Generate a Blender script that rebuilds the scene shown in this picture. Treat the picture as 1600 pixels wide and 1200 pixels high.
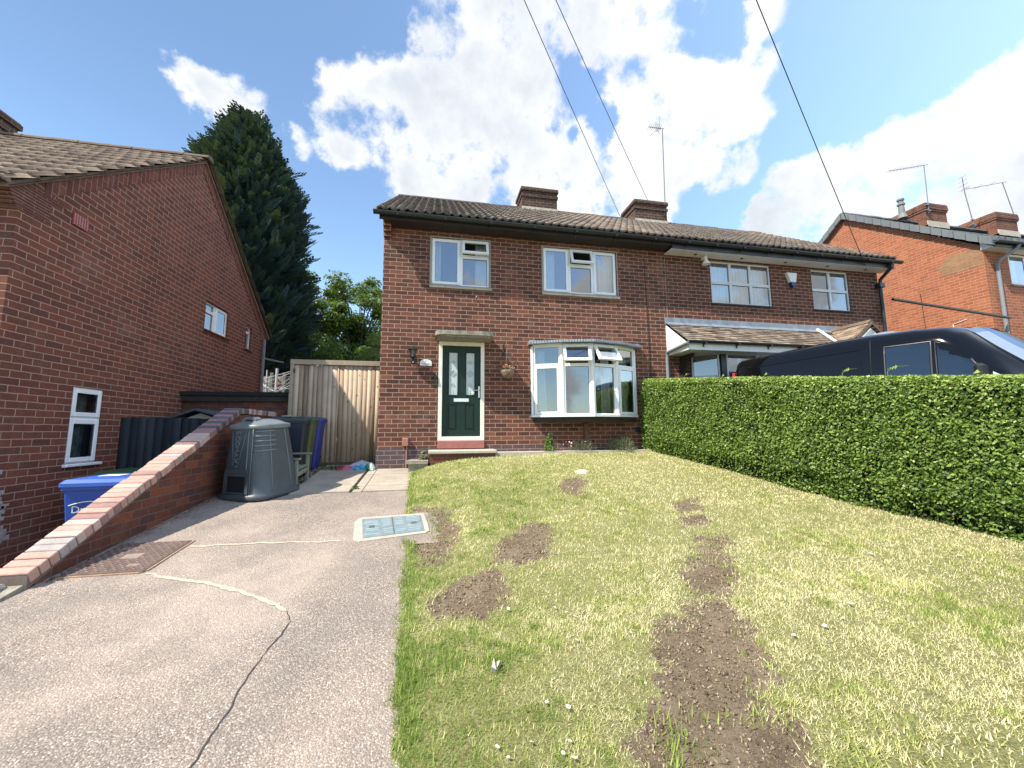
import bpy, math, random
import numpy as np
from mathutils import Vector, Matrix
random.seed(7)
rng = np.random.default_rng(11)
scene = bpy.context.scene
for o in list(bpy.data.objects): bpy.data.objects.remove(o)
R = math.radians
# ------------------------------------------------------------------ camera
CAM_H = 1.5
def cam_basis(yaw, pitch, roll):
    cy, sy = math.cos(yaw), math.sin(yaw)
    f = Vector((sy*math.cos(pitch), cy*math.cos(pitch), math.sin(pitch)))
    r = Vector((cy, -sy, 0)); u = r.cross(f)
    c, s = math.cos(roll), math.sin(roll)
    return c*r+s*u, -s*r+c*u, f
r_, u_, f_ = cam_basis(R(11.27), R(6.74), R(-.377))
cd = bpy.data.cameras.new('camera'); cam = bpy.data.objects.new('camera', cd)
scene.collection.objects.link(cam); scene.camera = cam
cd.sensor_width = 36; cd.sensor_fit = 'HORIZONTAL'; cd.lens = 618/1600*36
cd.clip_start = .05; cd.clip_end = 3000
cam.matrix_world = Matrix(((r_.x, u_.x, -f_.x, 0), (r_.y, u_.y, -f_.y, 0), (r_.z, u_.z, -f_.z, CAM_H), (0, 0, 0, 1)))
# ------------------------------------------------------------------ light
SUN_TO = Vector((-.75, -.30, 1.0)).normalized()      # towards the sun
sd = bpy.data.lights.new('sun', 'SUN'); sun = bpy.data.objects.new('sun', sd)
scene.collection.objects.link(sun)
sd.energy = 5.0; sd.angle = R(.53); sd.color = (1.0, .93, .80)
sun.rotation_euler = SUN_TO.to_track_quat('Z', 'Y').to_euler()
scene.view_settings.view_transform = 'Standard'; scene.view_settings.look = 'None'
scene.view_settings.exposure = .79; scene.view_settings.gamma = 1
# sky with clouds placed by direction
BL = [(0.014,0.649,0.761,0.094),(0.123,0.659,0.742,0.168),(0.249,0.616,0.748,0.161),(0.373,0.61,0.7,0.163),(0.465,0.591,0.659,0.118),(0.538,0.604,0.588,0.077),(0.536,0.548,0.642,0.055),(0.524,0.5,0.689,0.046),(0.29,0.538,0.792,0.171),(0.118,0.569,0.814,0.193),(-0.234,0.749,0.62,0.044),(-0.168,0.767,0.619,0.089),(-0.082,0.762,0.643,0.085),(-0.045,0.799,0.599,0.117),(0.024,0.838,0.545,0.125),(0.101,0.764,0.638,0.182),(0.233,0.788,0.569,0.178),(0.375,0.734,0.566,0.143),(0.484,0.692,0.536,0.099),(0.44,0.75,0.494,0.08),(-0.380,0.705,0.585,0.042),(-0.345,0.715,0.598,0.040),(-0.365,0.735,0.56,0.036),(-0.275,0.757,0.586,0.030),(-0.268,0.778,0.565,0.026),(0.582,0.629,0.516,0.043),(0.569,0.653,0.499,0.024),(0.663,0.589,0.462,0.049),(0.661,0.62,0.421,0.07),(0.706,0.559,0.435,0.072),(0.72,0.522,0.456,0.039),(0.751,0.489,0.443,0.069),(0.77,0.451,0.452,0.056),(0.792,0.417,0.446,0.077),(0.801,0.376,0.466,0.056),(0.814,0.352,0.462,0.064),(0.843,0.381,0.38,0.119),(0.817,0.457,0.351,0.136),(0.761,0.542,0.357,0.118),(0.681,0.639,0.359,0.092),(0.893,0.299,0.337,0.158),(0.625,0.672,0.397,0.036),(-0.207,0.927,0.313,0.022),
      (0.412,-0.848,0.334,0.051),(0.365,-0.872,0.327,0.043),(0.446,-0.814,0.373,0.057),(0.1,-0.932,0.348,0.034),(0.662,-0.689,0.296,0.074),(0.717,-0.638,0.281,0.068),(0.478,-0.839,0.259,0.131),(-0.2,-0.97,0.12,0.15),(0.62,-0.77,0.14,0.2),(0.303,-0.946,0.116,0.095),(0.434,-0.894,0.112,0.121),(0.603,-0.791,0.103,0.121)]
HOLES = [(0.295,0.692,0.659,0.055),(0.265,0.672,0.69,0.04),(0.335,0.705,0.626,0.035),(0.43,0.532,0.73,0.075),(0.486,0.529,0.695,0.05),(0.525,0.70,0.49,0.035),(0.282,0.733,0.619,0.02)]
world = bpy.data.worlds.new('World'); scene.world = world; world.use_nodes = True
wt = world.node_tree; wt.nodes.clear()
def wn(t, **k):
    n = wt.nodes.new(t)
    for a, b in k.items(): setattr(n, a, b)
    return n
def wmath(op, a, b=None, clamp=False):
    n = wn('ShaderNodeMath', operation=op, use_clamp=clamp)
    for i, v in enumerate((a, b)):
        if v is None: continue
        if isinstance(v, (int, float)): n.inputs[i].default_value = v
        else: wt.links.new(v, n.inputs[i])
    return n.outputs[0]
wout = wn('ShaderNodeOutputWorld'); wbg = wn('ShaderNodeBackground')
sky = wn('ShaderNodeTexSky', sky_type='NISHITA', sun_disc=False)
sky.sun_elevation = math.asin(SUN_TO.z); sky.sun_rotation = math.atan2(-SUN_TO.x, SUN_TO.y)
sky.air_density = 1.0; sky.dust_density = .6; sky.ozone_density = 1.5
tc = wn('ShaderNodeTexCoord')
nz = wn('ShaderNodeTexNoise'); nz.inputs['Scale'].default_value = 11; nz.inputs['Detail'].default_value = 10; nz.inputs['Roughness'].default_value = .60
nz2 = wn('ShaderNodeTexNoise'); nz2.inputs['Scale'].default_value = 3.2; nz2.inputs['Detail'].default_value = 6; nz2.inputs['Roughness'].default_value = .55
wt.links.new(tc.outputs['Generated'], nz.inputs['Vector']); wt.links.new(tc.outputs['Generated'], nz2.inputs['Vector'])
nw = wn('ShaderNodeTexNoise'); nw.inputs['Scale'].default_value = 5.5; nw.inputs['Detail'].default_value = 7; nw.inputs['Roughness'].default_value = .6
wt.links.new(tc.outputs['Generated'], nw.inputs['Vector'])
w1 = wn('ShaderNodeVectorMath', operation='SUBTRACT'); wt.links.new(nw.outputs['Color'], w1.inputs[0]); w1.inputs[1].default_value = (.5, .5, .5)
w2 = wn('ShaderNodeVectorMath', operation='SCALE'); wt.links.new(w1.outputs[0], w2.inputs[0]); w2.inputs['Scale'].default_value = .11
w3 = wn('ShaderNodeVectorMath', operation='ADD'); wt.links.new(w2.outputs[0], w3.inputs[0]); wt.links.new(tc.outputs['Generated'], w3.inputs[1])
acc = None
for (x, y, z, rad) in BL:
    d = wn('ShaderNodeVectorMath', operation='DISTANCE'); wt.links.new(w3.outputs[0], d.inputs[0]); d.inputs[1].default_value = (x, y, z)
    v = wmath('MULTIPLY_ADD', d.outputs['Value'], -.5/(rad*1.05)); v.node.inputs[2].default_value = .5
    v = wmath('MULTIPLY', v, min(1.0, rad/.06)) if rad < .06 else v
    if acc is None: acc = v
    else:
        m = wn('ShaderNodeMath', operation='SMOOTH_MAX'); wt.links.new(acc, m.inputs[0]); wt.links.new(v, m.inputs[1]); m.inputs[2].default_value = .06; acc = m.outputs[0]
nzc = wmath('MULTIPLY_ADD', nz.outputs['Fac'], .95); nzc.node.inputs[2].default_value = -.475
for (x, y, z, rad) in HOLES:
    d = wn('ShaderNodeVectorMath', operation='DISTANCE'); wt.links.new(w3.outputs[0], d.inputs[0]); d.inputs[1].default_value = (x, y, z)
    hmr = wn('ShaderNodeMapRange'); wt.links.new(d.outputs['Value'], hmr.inputs[0]); hmr.inputs[1].default_value = 0; hmr.inputs[2].default_value = rad; hmr.inputs[3].default_value = .30; hmr.inputs[4].default_value = 0
    acc = wmath('SUBTRACT', wmath('MINIMUM', acc, .17), hmr.outputs[0])
acl = wmath('MINIMUM', acc, .17)
cov = wmath('ADD', acl, nzc)
al = wn('ShaderNodeMapRange', interpolation_type='SMOOTHSTEP'); wt.links.new(cov, al.inputs[0]); al.inputs[1].default_value = -.005; al.inputs[2].default_value = .17
nz2.inputs['Detail'].default_value = 8
wt.links.new(w3.outputs[0], nz2.inputs['Vector'])
th = wn('ShaderNodeMapRange', interpolation_type='SMOOTHSTEP'); wt.links.new(wmath('ADD', wmath('MULTIPLY', acl, 1.1), wmath('ADD', nz2.outputs['Fac'], wmath('MULTIPLY', nzc, .5))), th.inputs[0]); th.inputs[1].default_value = .53; th.inputs[2].default_value = .95
cc = wn('ShaderNodeMix', data_type='RGBA'); cc.inputs[6].default_value = (4.3, 4.35, 4.45, 1); cc.inputs[7].default_value = (2.65, 2.9, 3.25, 1)
wt.links.new(th.outputs[0], cc.inputs[0])
skg = wn('ShaderNodeMix', data_type='RGBA', blend_type='MULTIPLY'); skg.inputs[0].default_value = 1; skg.inputs[7].default_value = (1.12, 1.18, 1.16, 1)
wt.links.new(sky.outputs[0], skg.inputs[6])
mx = wn('ShaderNodeMix', data_type='RGBA'); wt.links.new(al.outputs[0], mx.inputs[0]); wt.links.new(skg.outputs[2], mx.inputs[6]); wt.links.new(cc.outputs[2], mx.inputs[7])
wt.links.new(mx.outputs[2], wbg.inputs[0]); wbg.inputs[1].default_value = .15
wt.links.new(wbg.outputs[0], wout.inputs[0])
# ------------------------------------------------------------------ noise helpers (numpy)
def _h(ix, iy, s):
    n = (ix*374761393 + iy*668265263 + s*1442695041) & 0xffffffff
    n = ((n ^ (n >> 13))*1274126177) & 0xffffffff
    return ((n ^ (n >> 16)) & 0xffff)/65535.0
def vnoise(x, y, s=0):
    x = np.asarray(x, float); y = np.asarray(y, float)
    ix = np.floor(x).astype(np.int64); iy = np.floor(y).astype(np.int64); fx = x-ix; fy = y-iy
    fx = fx*fx*(3-2*fx); fy = fy*fy*(3-2*fy)
    a = _h(ix, iy, s); b = _h(ix+1, iy, s); c = _h(ix, iy+1, s); d = _h(ix+1, iy+1, s)
    return (a*(1-fx)+b*fx)*(1-fy)+(c*(1-fx)+d*fx)*fy
def fbm(x, y, s=0, o=4):
    t = 0; a = .5; x = np.asarray(x, float); y = np.asarray(y, float)
    for i in range(o): t = t+a*vnoise(x, y, s+i*17); x = x*2.03; y = y*2.03; a *= .5
    return t/(1-.5**o)
# ------------------------------------------------------------------ materials
MATS = {}
class NT:
    def __init__(s, name):
        s.m = bpy.data.materials.new(name); s.m.use_nodes = True; s.t = s.m.node_tree; s.t.nodes.clear()
        s.out = s.n('ShaderNodeOutputMaterial'); s.tc = s.n('ShaderNodeTexCoord')
        s.b = s.n('ShaderNodeBsdfPrincipled'); s.l(s.b.outputs[0], s.out.inputs[0])
    def n(s, t, **k):
        n = s.t.nodes.new(t)
        for a, b in k.items(): setattr(n, a, b)
        return n
    def l(s, a, b): s.t.links.new(a, b)
    def noise(s, scale, detail=4, rough=.55, vec=None, dist=0):
        n = s.n('ShaderNodeTexNoise'); n.inputs['Scale'].default_value = scale; n.inputs['Detail'].default_value = detail
        n.inputs['Roughness'].default_value = rough; n.inputs['Distortion'].default_value = dist
        s.l(vec if vec is not None else s.tc.outputs['Object'], n.inputs['Vector']); return n.outputs['Fac']
    def ramp(s, fac, stops, interp='LINEAR'):
        n = s.n('ShaderNodeValToRGB'); n.color_ramp.interpolation = interp
        e = n.color_ramp.elements
        while len(e) < len(stops): e.new(.5)
        for i, (p, c) in enumerate(stops): e[i].position = p; e[i].color = (*c, 1) if len(c) == 3 else c
        s.l(fac, n.inputs[0]); return n.outputs[0]
    def mix(s, fac, a, b, bt='MIX'):
        n = s.n('ShaderNodeMix', data_type='RGBA', blend_type=bt)
        for i, v in ((0, fac), (6, a), (7, b)):
            if isinstance(v, (int, float)): n.inputs[i].default_value = v
            elif isinstance(v, tuple): n.inputs[i].default_value = (*v, 1) if len(v) == 3 else v
            else: s.l(v, n.inputs[i])
        return n.outputs[2]
    def math(s, op, a, b=None, c=None, clamp=False):
        n = s.n('ShaderNodeMath', operation=op, use_clamp=clamp)
        for i, v in enumerate((a, b, c)):
            if v is None: continue
            if isinstance(v, (int, float)): n.inputs[i].default_value = v
            else: s.l(v, n.inputs[i])
        return n.outputs[0]
    def bump(s, h, st=.3, dist=.01):
        n = s.n('ShaderNodeBump'); n.inputs['Strength'].default_value = st; n.inputs['Distance'].default_value = dist
        s.l(h, n.inputs['Height']); s.l(n.outputs[0], s.b.inputs['Normal']); return n
    def set(s, **k):
        for a, v in k.items():
            a = a.replace('_', ' ')
            i = s.b.inputs[a]
            if isinstance(v, (int, float)): i.default_value = v
            elif isinstance(v, tuple): i.default_value = (*v, 1) if len(v) == 3 else v
            else: s.l(v, i)
def P(name, col, rough=.6, var=.12, scale=6, bump=0, bs=60, metal=0, coat=0, spec=.5):
    if name in MATS: return MATS[name]
    t = NT(name)
    n1 = t.noise(scale, 5, .6); n2 = t.noise(scale*9, 3, .6)
    f = t.math('ADD', t.math('MULTIPLY', n1, .65), t.math('MULTIPLY', n2, .35))
    lo = tuple(max(0, c*(1-var*2.2)) for c in col); hi = tuple(min(1, c*(1+var*2.2)) for c in col)
    t.set(Base_Color=t.ramp(f, [(.25, lo), (.5, col), (.75, hi)]), Roughness=rough, Metallic=metal)
    t.b.inputs['Coat Weight'].default_value = coat; t.b.inputs['Specular IOR Level'].default_value = spec
    if bump: t.bump(t.noise(bs, 4, .6), bump, .01)
    MATS[name] = t.m; return t.m
def brick(name, pal, mortar, bw=.23, bh=.083, stain=.25, joint=.011, plinth=None, axis=None, rot=False, dark_stain=(.03,.02,.018)):
    t = NT(name)
    sp = t.n('ShaderNodeSeparateXYZ'); t.l(t.tc.outputs['Object'], sp.inputs[0])
    ge = t.n('ShaderNodeNewGeometry'); sn = t.n('ShaderNodeSeparateXYZ'); t.l(ge.outputs['True Normal'], sn.inputs[0])
    isx = t.math('GREATER_THAN', t.math('ABSOLUTE', sn.outputs[0]), .6)
    if axis == 'X': u = sp.outputs[0]
    elif axis == 'Y': u = sp.outputs[1]
    else: u = t.math('ADD', t.math('MULTIPLY', sp.outputs[0], t.math('SUBTRACT', 1.0, isx)), t.math('MULTIPLY', sp.outputs[1], isx))
    # wobble of the joints
    wob = t.math('MULTIPLY_ADD', t.noise(7, 2), .012, -.006)
    zz = t.math('ADD', sp.outputs[2], wob)
    uu = t.math('ADD', u, t.math('MULTIPLY_ADD', t.noise(31, 2), .01, -.005))
    cb = t.n('ShaderNodeCombineXYZ')
    t.l(uu if not rot else zz, cb.inputs[0]); t.l(zz if not rot else uu, cb.inputs[1])
    br = t.n('ShaderNodeTexBrick'); t.l(cb.outputs[0], br.inputs['Vector'])
    br.offset = .5; br.inputs['Scale'].default_value = 1; br.inputs['Brick Width'].default_value = bw; br.inputs['Row Height'].default_value = bh
    br.inputs['Mortar Size'].default_value = joint/2; br.inputs['Mortar Smooth'].default_value = .15; br.inputs['Bias'].default_value = 0
    br.inputs['Color1'].default_value = (0, 0, 0, 1); br.inputs['Color2'].default_value = (1, 1, 1, 1); br.inputs['Mortar'].default_value = (.5, .5, .5, 1)
    n = len(pal); pal = [(p[0]*1.18, p[1]*1.12, p[2]*1.02) for p in pal]; mortar = tuple(c*.9 for c in mortar); mn = [sum(p[k] for p in pal)/n for k in range(3)]; pal = [tuple(p[k]*.68+mn[k]*.32 for k in range(3)) for p in pal]
    bc = t.ramp(br.outputs['Color'], [(i/n, c) for i, c in enumerate(pal)], 'CONSTANT')
    bc = t.mix(.35, bc, t.ramp(br.outputs['Color'], [(i/(n-1), c) for i, c in enumerate(pal)]))
    # variation inside bricks and across the wall
    fine = t.noise(55, 4, .7)
    bc = t.mix(t.ramp(fine, [(.35, (0, 0, 0)), (.8, (1, 1, 1))]), bc, t.mix(.5, bc, (.0, .0, .0)))
    big = t.noise(.9, 5, .65)
    bc = t.mix(t.math('MULTIPLY', t.ramp(big, [(.42, (0, 0, 0)), (.68, (1, 1, 1))]), stain), bc, dark_stain)
    mpz = t.n('ShaderNodeMapping'); mpz.inputs['Scale'].default_value = (1, 1, .10); t.l(t.tc.outputs['Object'], mpz.inputs[0])
    strk = t.ramp(t.noise(3.2, 5, .7, mpz.outputs[0]), [(.48, (0,0,0)), (.72, (.42,.42,.42))]); bc = t.mix(strk, bc, t.mix(.6, bc, (.03,.022,.02)))
    pale = t.ramp(t.noise(1.7, 5, .7), [(.55, (0,0,0)), (.75, (.16,.16,.16))]); bc = t.mix(pale, bc, (.42,.33,.27))
    mc = t.mix(t.noise(14, 4, .6), tuple(c*.7 for c in mortar), tuple(min(1, c*1.25) for c in mortar))
    mc = t.mix(t.math('MULTIPLY', t.ramp(big, [(.42, (0, 0, 0)), (.68, (1, 1, 1))]), stain*.7), mc, dark_stain)
    fac = br.outputs['Fac']
    col = t.mix(fac, bc, mc)
    if plinth:
        edge = t.math('ADD', sp.outputs[2], t.math('MULTIPLY', t.noise(3, 3), .0))
        m = t.math('LESS_THAN', edge, plinth[0])
        col = t.mix(t.math('MULTIPLY', m, .9), col, t.mix(fac, t.mix(t.noise(20, 4), plinth[1], tuple(c*1.6 for c in plinth[1])), tuple(c*.8 for c in mortar)))
    t.set(Base_Color=col, Roughness=.86); t.b.inputs['Specular IOR Level'].default_value = .25
    h = t.math('ADD', t.math('MULTIPLY', t.math('SUBTRACT', 1.0, fac), .8), t.math('MULTIPLY', fine, .25))
    t.bump(h, .55, .006)
    return t.m
# reds of the houses
M_BRICK_A = brick('brick_brown_red', [(.145,.056,.042),(.085,.037,.030),(.18,.068,.048),(.055,.028,.026),(.15,.060,.038),(.225,.082,.055),(.075,.034,.028),(.12,.053,.042),(.25,.10,.065)], (.43,.305,.235), plinth=(.30, (.075,.058,.062)))
M_BRICK_N = brick('brick_dark_brown', [(.12,.048,.034),(.085,.036,.029),(.15,.058,.039),(.062,.029,.026),(.13,.052,.036),(.165,.064,.042)], (.42,.29,.205), stain=.2)
M_BRICK_L = brick('brick_plum_red', [(.185,.064,.047),(.145,.053,.042),(.225,.078,.052),(.105,.046,.041),(.20,.068,.048),(.155,.068,.047)], (.40,.275,.205), stain=.18)
M_BRICK_O = brick('brick_orange_red', [(.36,.125,.067),(.30,.10,.056),(.42,.155,.082),(.26,.09,.055),(.38,.14,.072),(.33,.12,.066)], (.50,.33,.23), stain=.10)
M_BRICK_W = brick('brick_garden_wall', [(.22,.062,.034),(.10,.045,.038),(.28,.085,.04),(.065,.042,.042),(.19,.06,.04),(.12,.05,.04)], (.15,.12,.10), stain=.4)
M_BRICK_STACK = brick('brick_chimney_dark', [(.085,.048,.036),(.065,.040,.034),(.12,.062,.045),(.055,.038,.034)], (.25,.20,.16), stain=.35)
M_BRICK_RED_STACK = brick('brick_chimney_red', [(.19,.07,.045),(.13,.055,.042),(.24,.085,.05),(.10,.05,.04)], (.30,.22,.17), stain=.4)
M_CREASE = brick('creasing_tile_courses', [(.15,.05,.04),(.11,.04,.034),(.18,.06,.045)], (.30,.2,.16), bw=.26, bh=.034, joint=.008)
M_SOLDIER = brick('verge_header_course', [(.17,.06,.048),(.12,.046,.04),(.20,.07,.05)], (.30,.19,.15), bw=.30, bh=.083, rot=True)
M_COPING = [P('coping_brick_pink', (.46,.27,.215), .85, .16, 5, .5, 70), P('coping_brick_buff', (.50,.36,.30), .85, .14, 5, .5, 70), P('coping_brick_plum', (.30,.17,.15), .85, .16, 5, .5, 70), P('coping_brick_grey', (.36,.31,.29), .85, .16, 5, .5, 70), P('coping_brick_blue', (.10,.095,.11), .8, .2, 5, .5, 70)]
M_UPVC = P('white_upvc', (.80,.81,.82), .35, .03, 3)
M_UPVC_OLD = P('grey_white_upvc', (.62,.63,.65), .4, .06, 3)
M_CREAM = P('cream_paint', (.76,.74,.66), .5, .08, 4)
M_GASKET = P('black_gasket', (.02,.02,.022), .5)
M_BLACK = P('black_plastic', (.018,.020,.022), .38, .15)
M_SOFFIT_D = P('dark_soffit', (.028,.020,.018), .8, .2)
M_SOFFIT_W = P('white_soffit', (.66,.66,.65), .5, .05)
M_LEAD = P('lead_flashing', (.22,.25,.29), .5, .2, 8, .3, 30, metal=.25)
M_CONC = P('weathered_concrete', (.30,.27,.22), .9, .25, 9, .8, 60)
M_CONC_P = P('pale_concrete', (.46,.41,.34), .9, .12, 6, .5, 90)
M_SILL = P('stone_sill', (.33,.29,.25), .85, .15, 8, .3, 60)
M_REDSTEP = P('red_painted_step', (.33,.12,.10), .7, .14, 9, .4, 50)
M_GREY_PIPE = P('grey_pipe', (.20,.22,.24), .45, .1)
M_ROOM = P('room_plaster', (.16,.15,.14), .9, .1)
M_CURT = P('white_net_curtain', (.72,.73,.70), .9, .06, 12)
M_CURT_D = P('dark_patterned_curtain', (.16,.20,.19), .9, .42, 9)
M_STEEL = P('aerial_metal', (.25,.24,.25), .45, .15, metal=.6)
M_DOOR = P('dark_green_door', (.006,.022,.015), .45, .1, 4, coat=0, spec=.35)
M_FROST = P('frosted_door_glass', (.50,.56,.55), .35, .05, 30)
M_CHROME = P('chrome_handle', (.75,.75,.75), .22, .02, metal=.9)
M_WHITE = P('white_paint', (.75,.75,.72), .6, .05)
def glass_mat(name, refl, tint=(.85,.9,.92), gc=(.93,.97,1)):
    t = NT(name); t.t.nodes.remove(t.b)
    tr = t.n('ShaderNodeBsdfTransparent'); tr.inputs[0].default_value = (*tint, 1)
    gl = t.n('ShaderNodeBsdfGlossy'); gl.inputs['Roughness'].default_value = .015; gl.inputs[0].default_value = (*gc, 1)
    fr = t.n('ShaderNodeFresnel'); fr.inputs[0].default_value = 1.5
    bp = t.n('ShaderNodeBump'); bp.inputs['Strength'].default_value = .02; bp.inputs['Distance'].default_value = .05; t.l(t.noise(1.6, 2), bp.inputs['Height']); t.l(bp.outputs[0], gl.inputs['Normal'])
    f = t.math('ADD', t.math('MULTIPLY', fr.outputs[0], 1.4), refl, clamp=True)
    mxs = t.n('ShaderNodeMixShader'); t.l(f, mxs.inputs[0]); t.l(tr.outputs[0], mxs.inputs[1]); t.l(gl.outputs[0], mxs.inputs[2]); t.l(mxs.outputs[0], t.out.inputs[0])
    return t.m
M_GLASS = glass_mat('window_glass', .22)
M_GLASS_N = glass_mat('neighbour_window_glass', .20)
M_GLASS_D = glass_mat('shaded_side_glass', .10)
def foliage(name, cols, rough=.5, trans=.25, spec=.4):
    t = NT(name)
    at = t.n('ShaderNodeAttribute', attribute_name='tint')
    n = len(cols)
    c = t.ramp(at.outputs['Fac'], [(i/(n-1), x) for i, x in enumerate(cols)])
    t.set(Base_Color=c, Roughness=rough); t.b.inputs['Specular IOR Level'].default_value = spec
    tl = t.n('ShaderNodeBsdfTranslucent'); t.l(t.mix(.6, c, (.25,.35,.04)), tl.inputs[0])
    ms = t.n('ShaderNodeMixShader'); ms.inputs[0].default_value = trans
    t.l(t.b.outputs[0], ms.inputs[1]); t.l(tl.outputs[0], ms.inputs[2]); t.l(ms.outputs[0], t.out.inputs[0])
    return t.m
M_HEDGE = foliage('privet_leaf', [(.040,.085,.018),(.13,.215,.038),(.25,.35,.07),(.46,.56,.17)], .45, .30, .35)
M_CONIFER = foliage('cypress_spray', [(.014,.031,.036),(.025,.052,.054),(.042,.076,.066),(.105,.125,.075)], .75, .06, .12)
M_OAK = foliage('broad_leaf', [(.03,.06,.012),(.06,.11,.018),(.10,.16,.03),(.16,.22,.05)], .55, .3, .3)
M_GRASS = foliage('grass_blade', [(.17,.27,.05),(.34,.43,.10),(.54,.56,.20),(.76,.69,.35),(.90,.81,.52)], .6, .35, .2)
M_PLANT = foliage('garden_plant_leaf', [(.04,.09,.02),(.08,.16,.03),(.15,.22,.06)], .5, .25, .3)
M_PLANT_G = foliage('grey_plant_leaf', [(.12,.14,.08),(.20,.22,.13),(.30,.31,.20)], .6, .2, .3)
M_BARK = P('tree_bark', (.055,.045,.035), .95, .3, 6, .8, 20)
# ------------------------------------------------------------------ object helpers
COL = scene.collection
class MB:
    def __init__(s): s.v = []; s.f = []; s.mi = []; s.cur = 0
    def poly(s, pts):
        n = len(s.v); s.v += [tuple(p) for p in pts]; s.f.append(tuple(range(n, n+len(pts)))); s.mi.append(s.cur)
    def mesh(s, vs, fs):
        n = len(s.v); s.v += [tuple(p) for p in vs]
        for f in fs: s.f.append(tuple(i+n for i in f)); s.mi.append(s.cur)
    def box(s, x0, x1, y0, y1, z0, z1, F=None, bev=0):
        if x0 > x1: x0, x1 = x1, x0
        if y0 > y1: y0, y1 = y1, y0
        if z0 > z1: z0, z1 = z1, z0
        if bev > 0:
            b = min(bev, (x1-x0)*.45, (y1-y0)*.45, (z1-z0)*.45)
            vs = []; idx = {}
            for a, X in enumerate((x0, x1)):
                for c, Y in enumerate((y0, y1)):
                    for e, Z in enumerate((z0, z1)):
                        sx, sy, sz = (1, -1)[a], (1, -1)[c], (1, -1)[e]
                        for k, p in enumerate(((X, Y+sy*b, Z+sz*b), (X+sx*b, Y, Z+sz*b), (X+sx*b, Y+sy*b, Z))):
                            idx[(a, c, e, k)] = len(vs); vs.append(p)
            q = idx; fs = []
            for a in (0, 1):
                fs.append((q[a,0,0,0], q[a,1,0,0], q[a,1,1,0], q[a,0,1,0])); fs.append((q[0,a,0,1], q[1,a,0,1], q[1,a,1,1], q[0,a,1,1])); fs.append((q[0,0,a,2], q[1,0,a,2], q[1,1,a,2], q[0,1,a,2]))
                for c in (0, 1):
                    fs.append((q[a,c,0,0], q[a,c,0,1], q[a,c,1,1], q[a,c,1,0])); fs.append((q[a,0,c,0], q[a,0,c,2], q[a,1,c,2], q[a,1,c,0])); fs.append((q[0,a,c,1], q[0,a,c,2], q[1,a,c,2], q[1,a,c,1]))
                    for e in (0, 1): fs.append((q[a,c,e,0], q[a,c,e,1], q[a,c,e,2]))
        else:
            vs = [(x, y, z) for x in (x0, x1) for y in (y0, y1) for z in (z0, z1)]
            fs = [(0,1,3,2), (4,6,7,5), (0,4,5,1), (2,3,7,6), (0,2,6,4), (1,5,7,3)]
        if F: vs = [F(*p) for p in vs]
        s.mesh(vs, fs)
    def prism(s, pts, ax, a0, a1):      # polygon in the other two axes extruded along axis ax
        def mk(p, a): return (a, p[0], p[1]) if ax == 0 else (p[0], a, p[1]) if ax == 1 else (p[0], p[1], a)
        n = len(pts); s.mesh([mk(p, a0) for p in pts]+[mk(p, a1) for p in pts], [tuple(range(n))[::-1], tuple(range(n, 2*n))]+[(i, (i+1) % n, n+(i+1) % n, n+i) for i in range(n)])
    def tube(s, path, r, seg=8, cap=True):
        path = [Vector(p) for p in path]; rs = r if isinstance(r, (list, tuple)) else [r]*len(path); n = len(s.v); k = len(path)
        up = Vector((.13, .27, .95)).normalized()
        for i, p in enumerate(path):
            t = (path[min(i+1, k-1)]-path[max(i-1, 0)]).normalized()
            a = t.cross(up); a = a.normalized() if a.length > .05 else t.cross(Vector((1, 0, 0))).normalized(); b = t.cross(a)
            for j in range(seg):
                th = 2*math.pi*j/seg; s.v.append(tuple(p+(a*math.cos(th)+b*math.sin(th))*rs[i]))
        for i in range(k-1):
            for j in range(seg): s.f.append((n+i*seg+j, n+i*seg+(j+1) % seg, n+(i+1)*seg+(j+1) % seg, n+(i+1)*seg+j)); s.mi.append(s.cur)
        if cap: s.f.append(tuple(n+j for j in range(seg))[::-1]); s.f.append(tuple(n+(k-1)*seg+j for j in range(seg))); s.mi += [s.cur]*2
    def lathe(s, prof, c, seg=20, F=None):
        n = len(s.v)
        for (r, z) in prof:
            for j in range(seg):
                th = 2*math.pi*j/seg; s.v.append((c[0]+r*math.cos(th), c[1]+r*math.sin(th), c[2]+z))
        for i in range(len(prof)-1):
            for j in range(seg): s.f.append((n+i*seg+j, n+i*seg+(j+1) % seg, n+(i+1)*seg+(j+1) % seg, n+(i+1)*seg+j)); s.mi.append(s.cur)
def root_loc(p):
    v = Vector((0, 0, 0))
    while p is not None: v += p.location; p = p.parent
    return v
def obj(name, mb, mats, parent=None, smooth=False, loc=None):
    base = root_loc(parent)
    me = bpy.data.meshes.new(name)
    off = base if loc is None else Vector(loc)
    me.from_pydata([tuple(Vector(v)-off) for v in mb.v], [], mb.f); me.update()
    if not isinstance(mats, (list, tuple)): mats = [mats]
    for m in mats: me.materials.append(m)
    if len(mats) > 1: me.polygons.foreach_set('material_index', mb.mi)

    o = bpy.data.objects.new(name, me); COL.objects.link(o)
    if parent is not None: o.parent = parent
    elif loc is not None: o.location = loc
    if smooth: me.polygons.foreach_set('use_smooth', [True]*len(me.polygons))
    return o
def tag(o, label=None, cat=None, group=None, kind=None):
    if label: o['label'] = label
    if cat: o['category'] = cat
    if group: o['group'] = group
    if kind: o['kind'] = kind
    return o
def thing(name, label, cat, loc=(0, 0, 0), group=None):
    o = bpy.data.objects.new(name, None); COL.objects.link(o); o.location = loc; o.empty_display_size = .2
    return tag(o, label, cat, group)
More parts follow.
